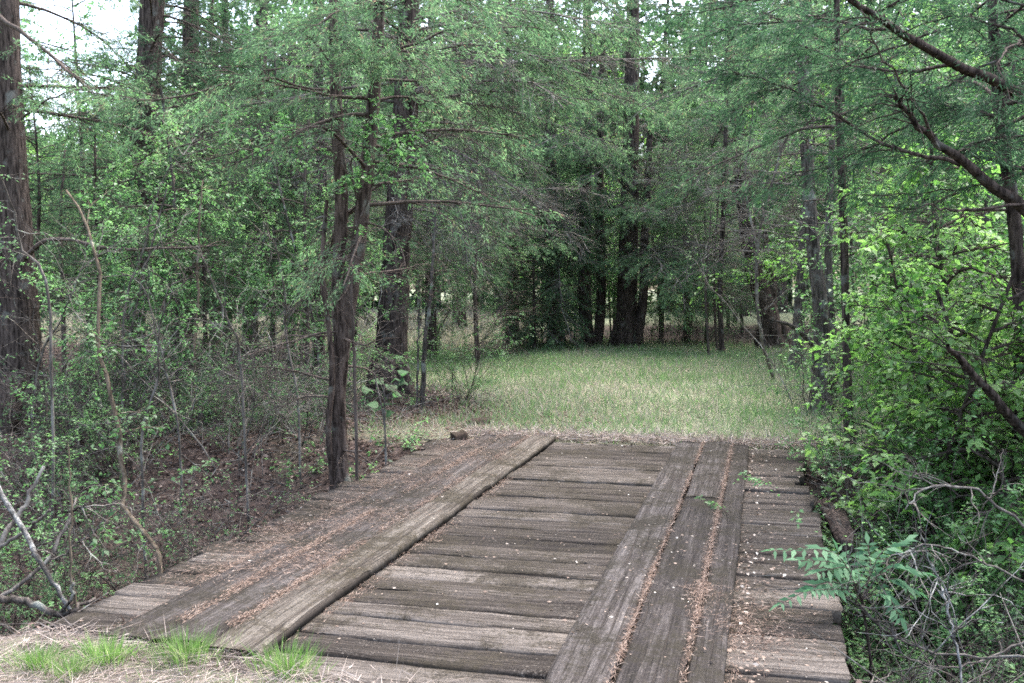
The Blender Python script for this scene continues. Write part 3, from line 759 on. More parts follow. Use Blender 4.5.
PC = [proto_cedar(401, 11.5, 2.4, 3.2, 60, 'cedar', .34), proto_cedar(402, 10.0, 2.0, 2.9, 56, 'cedar_blue', .26), proto_cedar(403, 12.5, 2.9, 3.4, 56, 'cedar', .38)]
PB = [proto_broad(411, 9.5, 1.8, 2.6, 26, 'leaf_mid'), proto_broad(412, 8.0, 1.4, 2.3, 26, 'leaf_bright', .13), proto_broad(413, 4.6, .8, 1.5, 20, 'leaf_mid', .05, .06), proto_broad(414, 2.7, .15, .85, 30, 'leaf_bright', .035, .078, 'cedar_bark')]
PB[3].name = 'leafy_sapling'; PB[2].name = 'leafy_sapling'
def proto_young(seed=421, zb=.7):
    rng = np.random.default_rng(seed)
    root = thing('young_cedar', 'proto', 'tree')
    P = smooth_path([(0, 0, 0), (.05, .02, 1.5), (-.03, .06, 3.2), (.05, 0, 5.0)], 16)
    tr = MB(); tube(tr, np.vstack([[0, 0, -.3], P]), np.concatenate([[.06], np.linspace(.05, .008, 16)]), 8, flute=.06, rng=rng)
    tr.build('trunk', M['cedar_bark'], root, smooth=True)
    wd, fol = MB(), MB()
    for k in range(64):
        f = (k + rng.uniform(0, 1)) / 64
        p = branch_path(path_at(P, zb + (4.9 - zb) * f), rng.uniform(0, 6.283), rng.uniform(-.1, .5), 1.5 * (1.08 - .8 * f) * rng.uniform(.5, 1.2), .6, rng)
        cedar_spray(wd, fol, p, .009, rng, .9, .06, .0115, wtone=.4, nf=1.7)
    for k in range(16):
        p = branch_path(path_at(P, rng.uniform(.4, 2.6)), rng.uniform(0, 6.283), rng.uniform(-.15, .3), 1.3 * rng.uniform(.5, 1.1), .5, rng, curl=.16)
        cedar_spray(wd, None, p, .007, rng, .6, dead=True, wtone=.75)
    wd.build('branches', M['brown_twig'], root); fol.build('crown', M['cedar'], root)
    return root
PY = proto_young(); PY2 = proto_young(422, 1.75)
used = set()
def place(proto, u, d, rz, sc, label, group=None):
    p = gpt(u, d)
    if id(proto) not in used:
        used.add(id(proto)); proto.location = tuple(p); proto.rotation_euler = (0, 0, rz)
        proto.scale = (sc, sc, sc); proto['label'] = label
        if group: proto['group'] = group
        return proto
    return dup(proto, p, rz, sc, label, group)

G_BACK = 'cedars massed behind the clearing'
LB = 'dark green cedar in the mass of trees behind the clearing'
for k, (u, d, s) in enumerate([(460, 36, 1.0), (545, 46, .95), (705, 45, 1.0), (745, 38, .9), (620, 50, 1.1), (820, 32, 1.0), (662, 48, 1.1), (880, 30, 1.0), (500, 47, 1.1), (780, 43, 1.1)]):
    place(PC[k % 3], u, d, k * 1.7, s * 1.3, LB, G_BACK)
G_LEFT = 'cedars deep in the left wood'
LL = 'dark cedar standing deep in the wood left of the clearing'
for k, (u, d, s) in enumerate([(-90, 20, .95), (10, 27, .8), (215, 27, .85), (290, 25, .8), (350, 24, .9), (430, 24, .85), (-180, 26, 1)]):
    place(PC[(k + 1) % 3], u, d, k * 2.1 + .4, s, LL, G_LEFT)
G_RIGHT = 'cedars deep in the right wood'
for k, (u, d, s) in enumerate([(920, 22, .9), (1000, 19, .9), (1080, 16, .85), (960, 28, 1.0), (1150, 24, 1)]):
    place(PC[(k + 2) % 3], u, d, k * 1.3 + .9, s, 'dark cedar standing deep in the wood right of the clearing', G_RIGHT)
for k, (u, d, s, b, lab) in enumerate([
        (775, 31, 1.0, 1, 'pale green leafy tree glowing behind the leaning dark trunk'),
        (845, 20, .85, 1, 'light green leafy tree behind the slim trunk at the bridge end'),
        (905, 16, .8, 1, 'bright leafy tree behind the shrubs on the right'),
        (980, 13, .7, 0, 'leafy tree behind the slender dark stem at the right edge'),
        (735, 34, 1, 0, 'mid green leafy tree behind the leaning dark trunk'),
        (90, 19, .8, 0, 'leafy tree between the thick left edge trunk and the second trunk'),
        (290, 19, .75, 0, 'leafy tree left behind the split trunk cedar'),
        (40, 24, .75, 1, 'pale leafy tree far behind the thick left edge trunk'),
        (355, 28, .95, 0, 'leafy tree far behind the split trunk cedar'),
        (118, 46, 1.3, 1, 'bright leafy tree in the light far behind the crooked vine stem'),
        (265, 48, 1.4, 1, 'bright leafy tree in the light behind the narrow trunk pair'),
        (420, 33, 1.1, 1, 'bright leafy tree in the light behind the big straight cedar'),
        (800, 29, 1.1, 1, 'bright leafy tree in the light at the right back of the clearing'),
        (590, 33, 1.2, 1, 'bright leafy tree in the light behind the close trunk pair')]):
    place(PB[b], u, d, k * 1.1, s, lab)
for k, (u, d, s, lab) in enumerate([
        (132, 13.4, .85, 'leafy sapling before the second trunk from the left'),
        (252, 13.6, .85, 'leafy sapling before the right one of the narrow trunk pair'),
        (322, 12.6, .7, 'leafy sapling just behind the split trunk cedar'),
        (175, 12.5, .9, 'leafy sapling standing right of the crooked vine stem'),
        (120, 11, .62, 'short leafy sapling behind the crooked vine stem'),
        (960, 10.5, .85, 'bright leafy sapling right of the slim trunk at the bridge end'),
        (542, 27.5, 1.1, 'leafy sapling left of the brown thicket trunk at the back of the clearing'),
        (574, 27.5, 1.1, 'leafy sapling left behind the close pair of trunks'),
        (611, 28, 1.1, 'leafy sapling between the close pair and the thickest trunk'),
        (660, 27, 1.1, 'leafy sapling right behind the thickest trunk'),
        (935, 12, .9, 'leafy sapling in the shrubs on the right')]):
    place(PB[2], u, d, k * 1.9 + .3, s, lab)

for k, (u, d, s, lab) in enumerate([
        (98, 14.5, .8, 'young cedar between the thick left edge trunk and the second trunk'),
        (208, 13.0, .75, 'young cedar behind the thin straight tan stem'),
        (272, 14.5, .85, 'young cedar left behind the split trunk cedar'),
        (165, 16.5, .95, 'young cedar right of the second trunk from the left'),
        (40, 16.5, .95, 'young cedar behind the thick left edge trunk'),
        (300, 18.5, 1.0, 'young cedar behind the split trunk cedar and the pole sapling'),
        (478, 20.5, 1.0, 'young cedar in the soft grey green mass left of the trail mouth'),
        (345, 20, 1.0, 'young cedar between the split trunk and the big straight cedar'),
        (535, 24.5, .95, 'young cedar left of the brown thicket trunk'),
        (662, 27.5, 1.1, 'young cedar right of the thickest dark trunk'),
        (706, 26.5, 1.05, 'young cedar left of the leaning dark trunk'),
        (742, 29, 1.1, 'young cedar behind the leaning dark trunk'),
        (850, 15, .8, 'young cedar behind the slim dark trunk at the bridge end'),
        (962, 15.5, .95, 'young cedar behind the bright shrubs at the right'),
        (245, 24, 1.15, 'young cedar at the rim of the pale field behind the narrow pair'),
        (130, 22, 1.1, 'young cedar far behind the second trunk from the left'),
        (615, 29.5, 1.2, 'young cedar behind the thickest dark trunk'),
        
        (690, 31, 1.35, 'young cedar far behind the slim grey pole'), (728, 32, 1.3, 'young cedar far behind the leaning dark trunk')]):
    place(PY2 if u < 500 else PY, u, d, k * 2.6, s * (1.15 if u < 500 else 1), lab)

for k, (u, d, s, lab) in enumerate([
        (948, 8.8, .8, 'bright green bushy sapling nearest the slim trunk right of the bridge end'),
        (935, 8.0, .95, 'bright green bushy sapling above the middle of the right bank'),
        (985, 7.9, 1.0, 'bright green bushy sapling left of the slender dark stem'),
        (1040, 7.2, 1.0, 'bright green bushy sapling cut by the right edge'),
        (965, 10.0, 1.2, 'bright green bushy sapling behind the slender dark stem')]):
    place(PB[3], u, d, k * 1.7, s, lab)

# far wood: one mass nobody could count
def far_wood():
    rng = np.random.default_rng(77)
    fol = MB()
    n_tree = 260
    for k in range(n_tree):
        a = YAW + rng.uniform(-.95, .95); d = rng.uniform(48, 95)
        x, y = -math.sin(a) * d, math.cos(a) * d
        h = rng.uniform(15, 23) * (.5 if a > YAW + .34 else 1)
        z = float(gz(x, y))
        m = 2600
        cl = rng.normal(0, 1, (26, 3)) * np.array([1.9, 1.9, h * .25]) + np.array([x, y, z + h * .5])
        idx = rng.integers(0, 26, m)
        q = cl[idx] + rng.normal(0, .6, (m, 3)); q[:, 2] = np.maximum(q[:, 2], z + .1)
        blades(fol, q, rng.normal(0, 1, (m, 3)), rng.uniform(.25, .5, m), rng.uniform(.16, .3, m), rng, np.clip(rng.uniform(.1, .9, 26)[idx] + rng.normal(0, .15, m), 0, 1))
        sticks(fol, [[x, y, z - .3]], [[x + rng.normal(0, .4), y, z + h * .8]], .16, .05, 0.0)
    o = fol.build('far_wood', M['leaf_dull'])
    tag(o, 'hazy green wood closing the view far behind the trees', 'woods', kind='stuff')
far_wood()

# ------------------------------------------------------------------ shrubs
def shrub_mesh(seed, H, n, spread, leafs, size, every, lean=(0, 0), r=.008, depth=2, nb=5, droop=.05, tone=.5, flat=.7, curl=.16):
    rng = np.random.default_rng(seed)
    wd, fol = MB(), MB()
    for k in range(n):
        az = rng.uniform(0, 6.283)
        d = nrm([math.cos(az) * spread + lean[0], math.sin(az) * spread + lean[1], 1.0])
        p0 = np.array([math.cos(az), math.sin(az), 0]) * rng.uniform(0, .15) + np.array([0, 0, -.08])
        lp = []
        twiggy(wd, p0, d, H * rng.uniform(.6, 1.15), r * rng.uniform(.7, 1.2), depth, rng, droop, .8, curl, nb, tone, lp)
        t0 = rng.uniform(.05, .95)
        for q in lp:
            if rng.random() < leafs: leaves_on(fol, q, rng, every, size, .55, flat, t0)
    return wd, fol
def shrub(name, label, seed, mat, wood='brown_twig', cat='shrub', **k):
    root = thing(name, label, cat)
    wd, fol = shrub_mesh(seed, **k)
    wd.build('stems', M[wood], root)
    if fol.n: fol.build('foliage', M[mat], root)
    return root
SH = {
 'privet': shrub('shrub', 'x', 501, 'leaf_dull', H=1.15, n=12, spread=.65, leafs=.62, size=.034, every=.022, nb=5),
 'privet_b': shrub('shrub', 'x', 502, 'leaf_mid', H=1.5, n=11, spread=.55, leafs=.62, size=.042, every=.026, nb=5),
 'bright': shrub('shrub', 'x', 503, 'leaf_bright', H=1.35, n=10, spread=.35, leafs=.9, size=.05, every=.026, nb=5),
 'bright_b': shrub('shrub', 'x', 504, 'leaf_mid', H=1.1, n=12, spread=.7, leafs=.95, size=.046, every=.026, nb=5),
 'twiggy': shrub('twiggy_shrub', 'x', 505, 'leaf_dull', 'dead_wood', H=1.4, n=10, spread=.55, leafs=.25, size=.03, every=.05, nb=6, curl=.22),
 'thicket': shrub('thicket', 'x', 506, 'leaf_dull', 'brown_twig', H=1.2, n=16, spread=.7, leafs=.12, size=.03, every=.05, nb=6, curl=.2),
 'low': shrub('low_plant', 'x', 507, 'leaf_mid', H=.38, n=8, spread=.9, leafs=1, size=.05, every=.03, nb=3, depth=1, r=.004),
}
def sh(kind, u, d, sc, label, rz=0.0, group=None):
    return place(SH[kind], u, d, rz, sc, label, group)
GL = 'tangled shrubs in the left gully'
for k, (kd, u, d, s, lab) in enumerate([
    ('twiggy', 60, 9.3, 1.0, 'grey twiggy shrub at the foot of the thick left edge trunk'),
    ('twiggy', 205, 9.0, 1.0, 'grey twiggy shrub in the gully midway between vine stem and split trunk'),
    ('privet', 150, 11.6, .8, 'dull green bushy shrub right behind the lower vine stem'),
    ('privet', 250, 10.9, .65, 'dull green shrub in the gully left of the split trunk cedar'),
    ('privet', 95, 11.5, .85, 'dull green shrub behind the crooked vine stem'),
    ('privet_b', 30, 8.0, .8, 'leafy shrub above the fallen branches at the lower left'),
    ('privet_b', 205, 12.5, .65, 'fresh leaved shrub beneath the narrow trunk pair'),
    ('thicket', 130, 8.2, .9, 'brown bare thicket beside the crooked vine stem'),
    ('thicket', 20, 6.9, .8, 'brown bare thicket behind the white fallen pole'),
    ('thicket', 285, 12.5, 1.0, 'brown bare thicket behind the split trunk cedar'),
    ('thicket', 175, 7.6, .55, 'thin bare thicket at the left side of the bridge'),
    ('privet', 320, 13.0, .6, 'dull green shrub between split trunk and big straight cedar'),
    ('bright_b', 305, 14.5, .6, 'green shrub at the rim of the pale field behind the split trunk'),
    ('privet_b', 355, 17, .7, 'leafy shrub behind the big straight cedar, on its left'),
    ('privet_b', 462, 13.6, .75, 'leafy green shrub drooping over the grass right of the big straight cedar'),
    ('thicket', 548, 25.0, 1.1, 'brown thicket around the leftmost trunk at the back of the clearing'),
    ('thicket', 608, 25.0, .9, 'brown thicket between pair and thickest trunk behind the clearing'),
    ('thicket', 665, 25.5, 1.1, 'brown thicket right of the thickest trunk behind the clearing'),
    ('privet', 700, 26.0, 1.2, 'dull shrub left of the leaning dark trunk'),
    ('privet', 538, 26.5, 1.2, 'dull green bush at the mouth of the trail'),
    ('thicket', 738, 26, .7, 'brown thicket left of the foot of the leaning dark trunk'),
    ('twiggy', 812, 13.2, 1.4, 'pale grey leafless shrub wrapped around the lichened trunk'),
    ('bright', 968, 8.8, .85, 'bright yellow green shrub right of the slim trunk'),
    ('bright', 1015, 8.4, .95, 'bright green shrub in the middle of the right hand thicket'),
    ('bright', 975, 9.5, 1.3, 'tall bright green shrub beside the slender dark stem'),
    ('bright_b', 880, 8.0, .9, 'dense green shrub beside the right bridge edge'),
    ('bright_b', 905, 6.6, .85, 'dense green shrub overhanging the right bridge edge'),
    ('privet_b', 960, 7.2, .9, 'mid green shrub below the bare slanting limb on the right'),
    ('bright_b', 1010, 7.0, 1.0, 'green shrub at the right edge below the slender dark stem'),
    ('bright_b', 1020, 5.6, .75, 'green shrub in the lower right corner of the view'),
    ('twiggy', 930, 5.6, .75, 'grey tangle of bare twigs right of the bridge'),
    ('thicket', 1000, 5.3, .8, 'brown tangle of bare twigs in the lower right'),
    ('privet_b', 900, 13.5, 1.3, 'leafy shrub behind the bright shrubs on the right'),
    ('bright', 1000, 12.5, 1.4, 'bright leafy shrub far right behind the slender stem'),
    ('privet_b', 92, 10.2, .7, 'fresh leaved shrub in the gully left of the vine stem'),
    ('privet', 300, 11.4, .8, 'dull green shrub just behind the split trunk cedar'),
    ('privet', 40, 10.0, .9, 'dull green shrub before the thick left edge trunk'),
    ('twiggy', 150, 8.0, .8, 'grey twiggy shrub just right of the vine stem'),
    ('privet', 8, 7.6, .7, 'dull green shrub at the left edge above the fallen branches'),
    ('twiggy', 872, 9.4, .9, 'grey twiggy shrub between the slim trunk and the bright saplings'),
    ('twiggy', 985, 6.6, .9, 'grey twiggy shrub under the bare slanting limb'),
    ('twiggy', 235, 10.2, 1.25, 'tall grey twiggy shrub in the gully before the narrow trunk pair'),
    ('twiggy', 85, 10.6, 1.3, 'tall grey twiggy shrub between left edge trunk and vine stem'),
    ('twiggy', 170, 11.6, 1.35, 'tall grey twiggy shrub behind the thin straight tan stem'),
    ('twiggy', 305, 10.6, 1.1, 'tall grey twiggy shrub touching the split trunk cedar'),
    ('bright_b', 868, 7.4, .7, 'leafy green shrub touching the right plank ends beyond the sumac'),
    ('privet_b', 925, 6.9, .8, 'mid green shrub filling the middle of the right bank'),
    ('bright_b', 893, 9.0, .6, 'green shrub right of the foot of the slim dark trunk'),
    ('bright', 1040, 8.2, 1.2, 'bright green shrub cut by the right edge of the view'),
    ('bright', 995, 11.0, 1.3, 'tall bright shrub behind the bare slanting limb'),
    ('twiggy', 905, 5.2, .5, 'low grey tangle of twigs beside the near right plank ends'),
    ('thicket', 950, 5.1, .6, 'low brown tangle of twigs around the whitish upright stick'),
    ('thicket', 870, 5.6, .5, 'low brown tangle of twigs under the sumac leaves'),
    ('twiggy', 120, 10.2, .9, 'grey twiggy shrub just behind the crooked vine stem'),
    ('twiggy', 265, 11.2, .9, 'grey twiggy shrub in the gully close left of the split trunk'),
    ('thicket', 225, 8.4, .8, 'brown bare thicket on the gully bank left of the bridge'),
    ('thicket', 70, 11, 1.0, 'brown bare thicket behind the left fallen branches'),
    ('privet', 200, 15.5, .6, 'dull green shrub at the back of the gully floor'),
    ('privet_b', 120, 15, .6, 'leafy shrub at the foot of the second trunk from the left'),
    ('privet', 260, 16.5, .6, 'dull green shrub under the right one of the narrow trunk pair'),
  ]):
    sh(kd, u, d, s, lab, k * 1.31)
for k, (u, d, s, lab) in enumerate([
    (372, 9.8, .9, 'low green plant right of the split trunk cedar by the bridge corner'),
    (400, 10.3, .9, 'low green plant behind the large leaved seedling'),
    (240, 8.4, 1.0, 'small leafy plant in the leaf litter left of the bridge'),
    (222, 7.3, .8, 'small leafy plant close to the left plank ends'),
    (300, 10.0, .9, 'low green plant left of the split trunk'),
    (60, 7.6, 1.0, 'low green plant behind the fallen branches at the lower left'),
    (830, 9.4, 1.0, 'low green plant at the right far corner of the bridge'),
    (808, 11.2, .9, 'low green plant in the grass left of the slim trunk'),
    (875, 4.9, .7, 'low green plant beside the near right plank ends'),
    (410, 13.6, .9, 'low green plant at the foot of the big straight cedar'),
    (90, 5.2, .7, 'low green plant at the near left bank')]):
    sh('low', u, d, s, lab, k * 2.3)

# ------------------------------------------------------------------ single plants, vines and fallen wood
def stem_thing(name, label, cat, paths, mat, part='stem', seed=1, twigs=0, twl=.3, leafs=None, sides=8):
    """paths: list of (points, radii). The first starts on the ground"""
    rng = np.random.default_rng(seed)
    base = np.array(paths[0][0][0], float)
    root = thing(name, label, cat, base)
    b = MB()
    fol = MB()
    for pts, rad in paths:
        P = smooth_path(pts, 22) - base
        P[1:-1] += rng.normal(0, .006, (20, 3))
        tube(b, P, np.interp(np.linspace(0, 1, 22), np.linspace(0, 1, len(rad)), rad), sides, flute=.05, rng=rng, cap=True)
        for k in range(twigs):
            i = rng.integers(6, 21); lp = []
            d = nrm(nrm(P[i] - P[i - 1]) * .5 + rng.normal(0, .6, 3))
            twiggy(b, P[i], d, twl * rng.uniform(.5, 1.3), .005, 1, rng, .02, .7, .2, 3, .6, lp)
            if leafs:
                for q in lp: leaves_on(fol, q, rng, leafs[1], leafs[0], .6, .75, .55)
    b.build(part, M[mat], root, smooth=True)
    if fol.n: fol.build('leaves', M[leafs[2]], root)
    return root
def grd(u, d):
    p = gpt(u, d); p[2] -= .05; return p
stem_thing('vine', 'crooked tan vine stem snaking up from the left side of the bridge', 'vine',
    [([grd(163, 6.9), at(161, 570, 6.8), at(156, 550, 6.9), at(136, 524, 7.0), at(123, 505, 7.1), at(126, 484, 7.2), at(121, 455, 7.25), at(119, 425, 7.3), at(110, 395, 7.4), at(104, 365, 7.4), at(98, 335, 7.5), at(101, 285, 7.6), at(94, 250, 7.7), at(84, 215, 7.8), at(66, 190, 7.9)], [.014, .016, .018, .015, .012, .008])], 'vine', seed=31, twigs=12, twl=.5, leafs=(.05, .04, 'leaf_mid'))
stem_thing('vine', 'thin straight tan stem hanging in front of the left trunks', 'vine',
    [([grd(191, 11.2), at(194, 365, 11), at(197, 300, 11), at(199, 225, 11), at(203, 180, 11.1)], [.013, .015, .012, .006])], 'vine', seed=32, twigs=6, twl=.5, leafs=(.05, .05, 'leaf_mid'))
stem_thing('fallen_branch', 'whitish lichen covered pole slanting down at the lower left', 'branch',
    [([at(70, 610, 5.0), at(40, 560, 5.1), at(8, 505, 5.3), at(-40, 420, 5.6)], [.010, .013, .014, .013])], 'white_wood', 'wood', 33)
stem_thing('fallen_branch', 'forked grey dead branch propped behind the white pole', 'branch',
    [([at(-30, 615, 5.2), at(15, 588, 5.3), at(48, 560, 5.4), at(66, 525, 5.5), at(76, 498, 5.6)], [.013, .012, .011, .009, .006]),
     ([at(48, 560, 5.4), at(62, 556, 5.4), at(86, 537, 5.4)], [.007, .006, .004]), ([at(70, 512, 5.5), at(80, 508, 5.5), at(88, 503, 5.5)], [.009, .007, .004])], 'dead_wood', 'wood', 34, 3, .25)
stem_thing('fallen_branch', 'grey dead branch leaning up out of the left edge across the white pole', 'branch',
    [([at(-50, 620, 5.5), at(0, 545, 5.6), at(22, 510, 5.7), at(44, 466, 5.8)], [.016, .015, .013, .009]), ([at(-10, 553, 5.6), at(22, 533, 5.5), at(50, 510, 5.4)], [.012, .01, .006])], 'dead_wood', 'wood', 35)
stem_thing('dead_stalk', 'thin rusty upright stalk at the near left plank ends', 'stem',
    [([grd(72, 5.05), at(71, 560, 5.0), at(71, 500, 5.0), at(68, 445, 5.0)], [.007, .006, .005, .003])], 'vine', 'wood', 36, sides=5)
stem_thing('fallen_branch', 'mossy dark branch lying low at the near left bank', 'branch',
    [([at(-30, 600, 4.9), at(20, 600, 5.0), at(60, 613, 5.0), at(96, 598, 5.1)], [.02, .02, .016, .008]), ([at(60, 613, 5.0), at(72, 598, 5.0), at(74, 582, 5.0)], [.009, .008, .007])], 'grey_bark', 'wood', 37)
stem_thing('dead_sapling', 'pale dead sapling arching left beside the slim trunk', 'sapling',
    [([grd(775, 17), at(760, 330, 16.6), at(757, 250, 16.4), at(770, 190, 16), at(790, 130, 15.8), at(806, 112, 15.6)], [.03, .028, .024, .018, .012]),
     ([at(757, 250, 16.4), at(745, 180, 16.4), at(752, 110, 16.2), at(735, 60, 16)], [.018, .015, .011, .007])], 'dead_wood', seed=38, twigs=16, twl=1.5)
stem_thing('slim_sapling', 'slim bare sapling right of the big straight cedar', 'sapling',
    [([grd(422, 13.2), at(425, 345, 13.1), at(431, 290, 13), at(436, 200, 13)], [.035, .03, .024, .014]), ([grd(417, 13.2), at(418, 350, 13.1), at(420, 300, 13.2)], [.016, .014, .01])], 'grey_bark', seed=39, twigs=8, twl=.8, leafs=(.04, .06, 'leaf_dull'))
stem_thing('leafy_sapling', 'leafy sapling with a pale green spray of leaves before the split trunk cedar', 'sapling',
    [([grd(354, 8.2), at(356, 400, 8.2), at(352, 300, 8.15), at(357, 220, 8.1), at(350, 160, 8.0)], [.016, .015, .013, .011, .007]),
     ([at(357, 200, 8.1), at(375, 160, 8), at(395, 140, 7.9), at(412, 122, 7.9)], [.009, .007, .005, .003]), ([at(356, 230, 8.1), at(380, 172, 8), at(405, 150, 7.9)], [.008, .006, .003]),
     ([at(352, 180, 8.0), at(330, 150, 7.9), at(300, 135, 7.8), at(285, 130, 7.8)], [.008, .006, .005, .003]), ([at(350, 165, 8.0), at(360, 135, 7.9), at(372, 115, 7.9)], [.007, .005, .003])], 'brown_twig', seed=45, twigs=7, twl=.28, leafs=(.042, .016, 'leaf_mid'))
for k, (u, d, v, w, lab) in enumerate([(62, 15, 230, .035, 'thin dark pole sapling right of the thick left edge trunk'), (292, 15.5, 150, .04, 'thin dark pole sapling left of the split trunk cedar'),
        (212, 18, 180, .03, 'thin pole sapling left of the narrow trunk pair'), (708, 22, 290, .035, 'thin dark sapling in the grass edge left of the leaning trunk'), (716, 24, 270, .04, 'thin dark stake like sapling at the back of the clearing'), (306, 13, 200, .03, 'thin bare sapling close left of the split trunk cedar')]):
    stem_thing('slim_sapling', lab, 'sapling', [([grd(u, d), at(u + 1, v + 80, d), at(u - 2, v, d), at(u + 3, v - 80, d)], [w, w * .9, w * .7, w * .4])], 'brown_twig', seed=60 + k, twigs=7, twl=.9, leafs=(.045, .06, 'leaf_dull'))
for k, (u, d) in enumerate([(48, 8.8), (142, 8.6), (178, 9.6), (246, 9.4), (300, 9.8), (32, 10.5), (120, 10.8)]):
    rg = np.random.default_rng(900 + k); lean = rg.uniform(-60, 60); top = rg.uniform(150, 300)
    stem_thing('thin_sapling', 'thin arching grey sapling among the tangled shrubs of the left gully', 'sapling', [([grd(u, d), at(u + lean * .1 + rg.uniform(-9, 9), top + 150, d), at(u + lean * .35 + rg.uniform(-9, 9), top + 90, d), at(u + lean * .6, top + 50, d - .2), at(u + lean, top, d - .4), at(u + lean * 1.7, top - 15, d - .6)], [.013, .012, .009, .006, .003])],
               'dead_wood', seed=930 + k, twigs=14, twl=.6, leafs=(.036, .07, 'leaf_dull') if k % 3 == 0 else None, sides=6)['group'] = 'thin saplings of the left gully'
# dead twigs to the right of the bridge
for k, (pts, r, lab, m) in enumerate([
    ([at(1060, 660, 4.6), at(960, 655, 4.7), at(900, 640, 4.7), at(850, 600, 4.7), at(828, 585, 4.7)], .010, 'long pale dead branch arching at the lower right beside the planks', 'dead_wood'),
    ([at(962, 690, 4.5), at(955, 640, 4.6), at(945, 600, 4.7), at(938, 575, 4.8)], .010, 'whitish upright dead stick at the lower right', 'white_wood'),
    ([at(1070, 560, 5.6), at(1010, 515, 5.6), at(975, 490, 5.6), at(930, 488, 5.5), at(905, 510, 5.4)], .014, 'arched dead branch above the lower right tangle', 'dead_wood'),
    ([at(1050, 625, 4.9), at(985, 660, 4.8), at(930, 665, 4.7), at(880, 640, 4.6)], .009, 'grey forked dead branch lying in the lower right corner', 'dead_wood'),
    ([at(1040, 590, 5.2), at(980, 560, 5.2), at(930, 545, 5.2), at(880, 560, 5.1)], .009, 'thin grey dead branch behind the ferny sumac leaves', 'dead_wood')]):
    stem_thing('dead_branch', lab, 'branch', [(pts, [r * .6, r * .55, r * .45, r * .25])], m, 'wood', 80 + k, 14, .4)
log('rotten_log', 'dark rotten log end jutting out below the right plank ends', 'log', [at(822, 505, 8.1), at(836, 520, 7.4), at(846, 548, 6.7)], [.05, .075, .05], M['cedar_bark'], 91, 26, .2)

def block(name, label, u, d, sx, sy, sz, rz, seed):
    rng = np.random.default_rng(seed); p = gpt(u, d)
    b = MB(); n = 5
    board(b, 'x', -sx / 2, sx / 2, 0, sy, sz + .08, sz, rng, .3, seed, segs=6, warp=.008, ragged=.03)
    o = b.build(name, M['beam'], gv=True); o.location = tuple(p); o.rotation_euler = (R(3), R(-5), rz)
    tag(o, label, 'timber block')
block('timber_block', 'dark square timber stub at the far left corner of the bridge', 459, 10.35, .14, .12, .09, .6, 5)
block('timber_block', 'small dark timber scrap in the grass behind the corner stub', 478, 11.6, .3, .14, .07, 1.1, 6)

# compound-leaf sumac seedling over the right plank edge
def sumac():
    rng = np.random.default_rng(15)
    base = gpt(880, 5.0)
    root = thing('sumac_seedling', 'blue green sumac seedling with ferny leaves hanging over the right plank edge', 'plant', base)
    st = MB(); fol = MB()
    top = at(862, 600, 4.75) - base
    tube(st, smooth_path([(0, 0, -.05), top * .5 + np.array([.02, 0, .03]), top], 8), [.008] * 8, 6)
    tips = [((862, 600), (835, 560), (775, 550), 4.6), ((862, 600), (880, 560), (905, 540), 4.8), ((862, 600), (892, 585), (915, 590), 4.7), ((862, 600), (830, 588), (782, 603), 4.6), ((862, 600), (850, 575), (818, 572), 4.65), ((862, 600), (870, 575), (868, 545), 4.9), ((862, 600), (885, 600), (900, 618), 4.6), ((862, 600), (840, 572), (800, 560), 4.75), ((862, 600), (888, 572), (922, 572), 4.7), ((862, 600), (845, 580), (838, 552), 4.85), ((862, 600), (840, 596), (812, 590), 4.55)]
    for a, b_, c_, d in tips:
        P = smooth_path([at(*a, 4.75) - base, at(*b_, (d + 4.75) / 2) + np.array([0, 0, .03]) - base, at(*c_, d) - base], 14)
        tube(st, P, np.linspace(.004, .0015, 14), 4, tone=.6)
        T = nrm(np.gradient(P, axis=0))
        for i in range(3, 14):
            sd = nrm(np.cross(T[i], [0, 0, 1.0]))
            for s in (-1, 1):
                ll = .092 * (1 - abs(i - 8) / 14) * rng.uniform(.7, 1.2)
                blades(fol, P[i:i + 1], (T[i] * .55 + sd * s + np.array([0, 0, -.35 if s < 0 else -.1]) + rng.normal(0, .16, 3))[None], [ll], [ll * .30], rng, float(rng.uniform(.3, .8)), fold=.08, mid=.4, nv=(.15, -.75, .65))
        blades(fol, P[-1:], T[-1:], [.08], [.027], rng, .6, flat=.95, fold=.1)
    st.build('stem', M['brown_twig'], root); fol.build('leaves', M['leaf_blue'], root)
sumac()
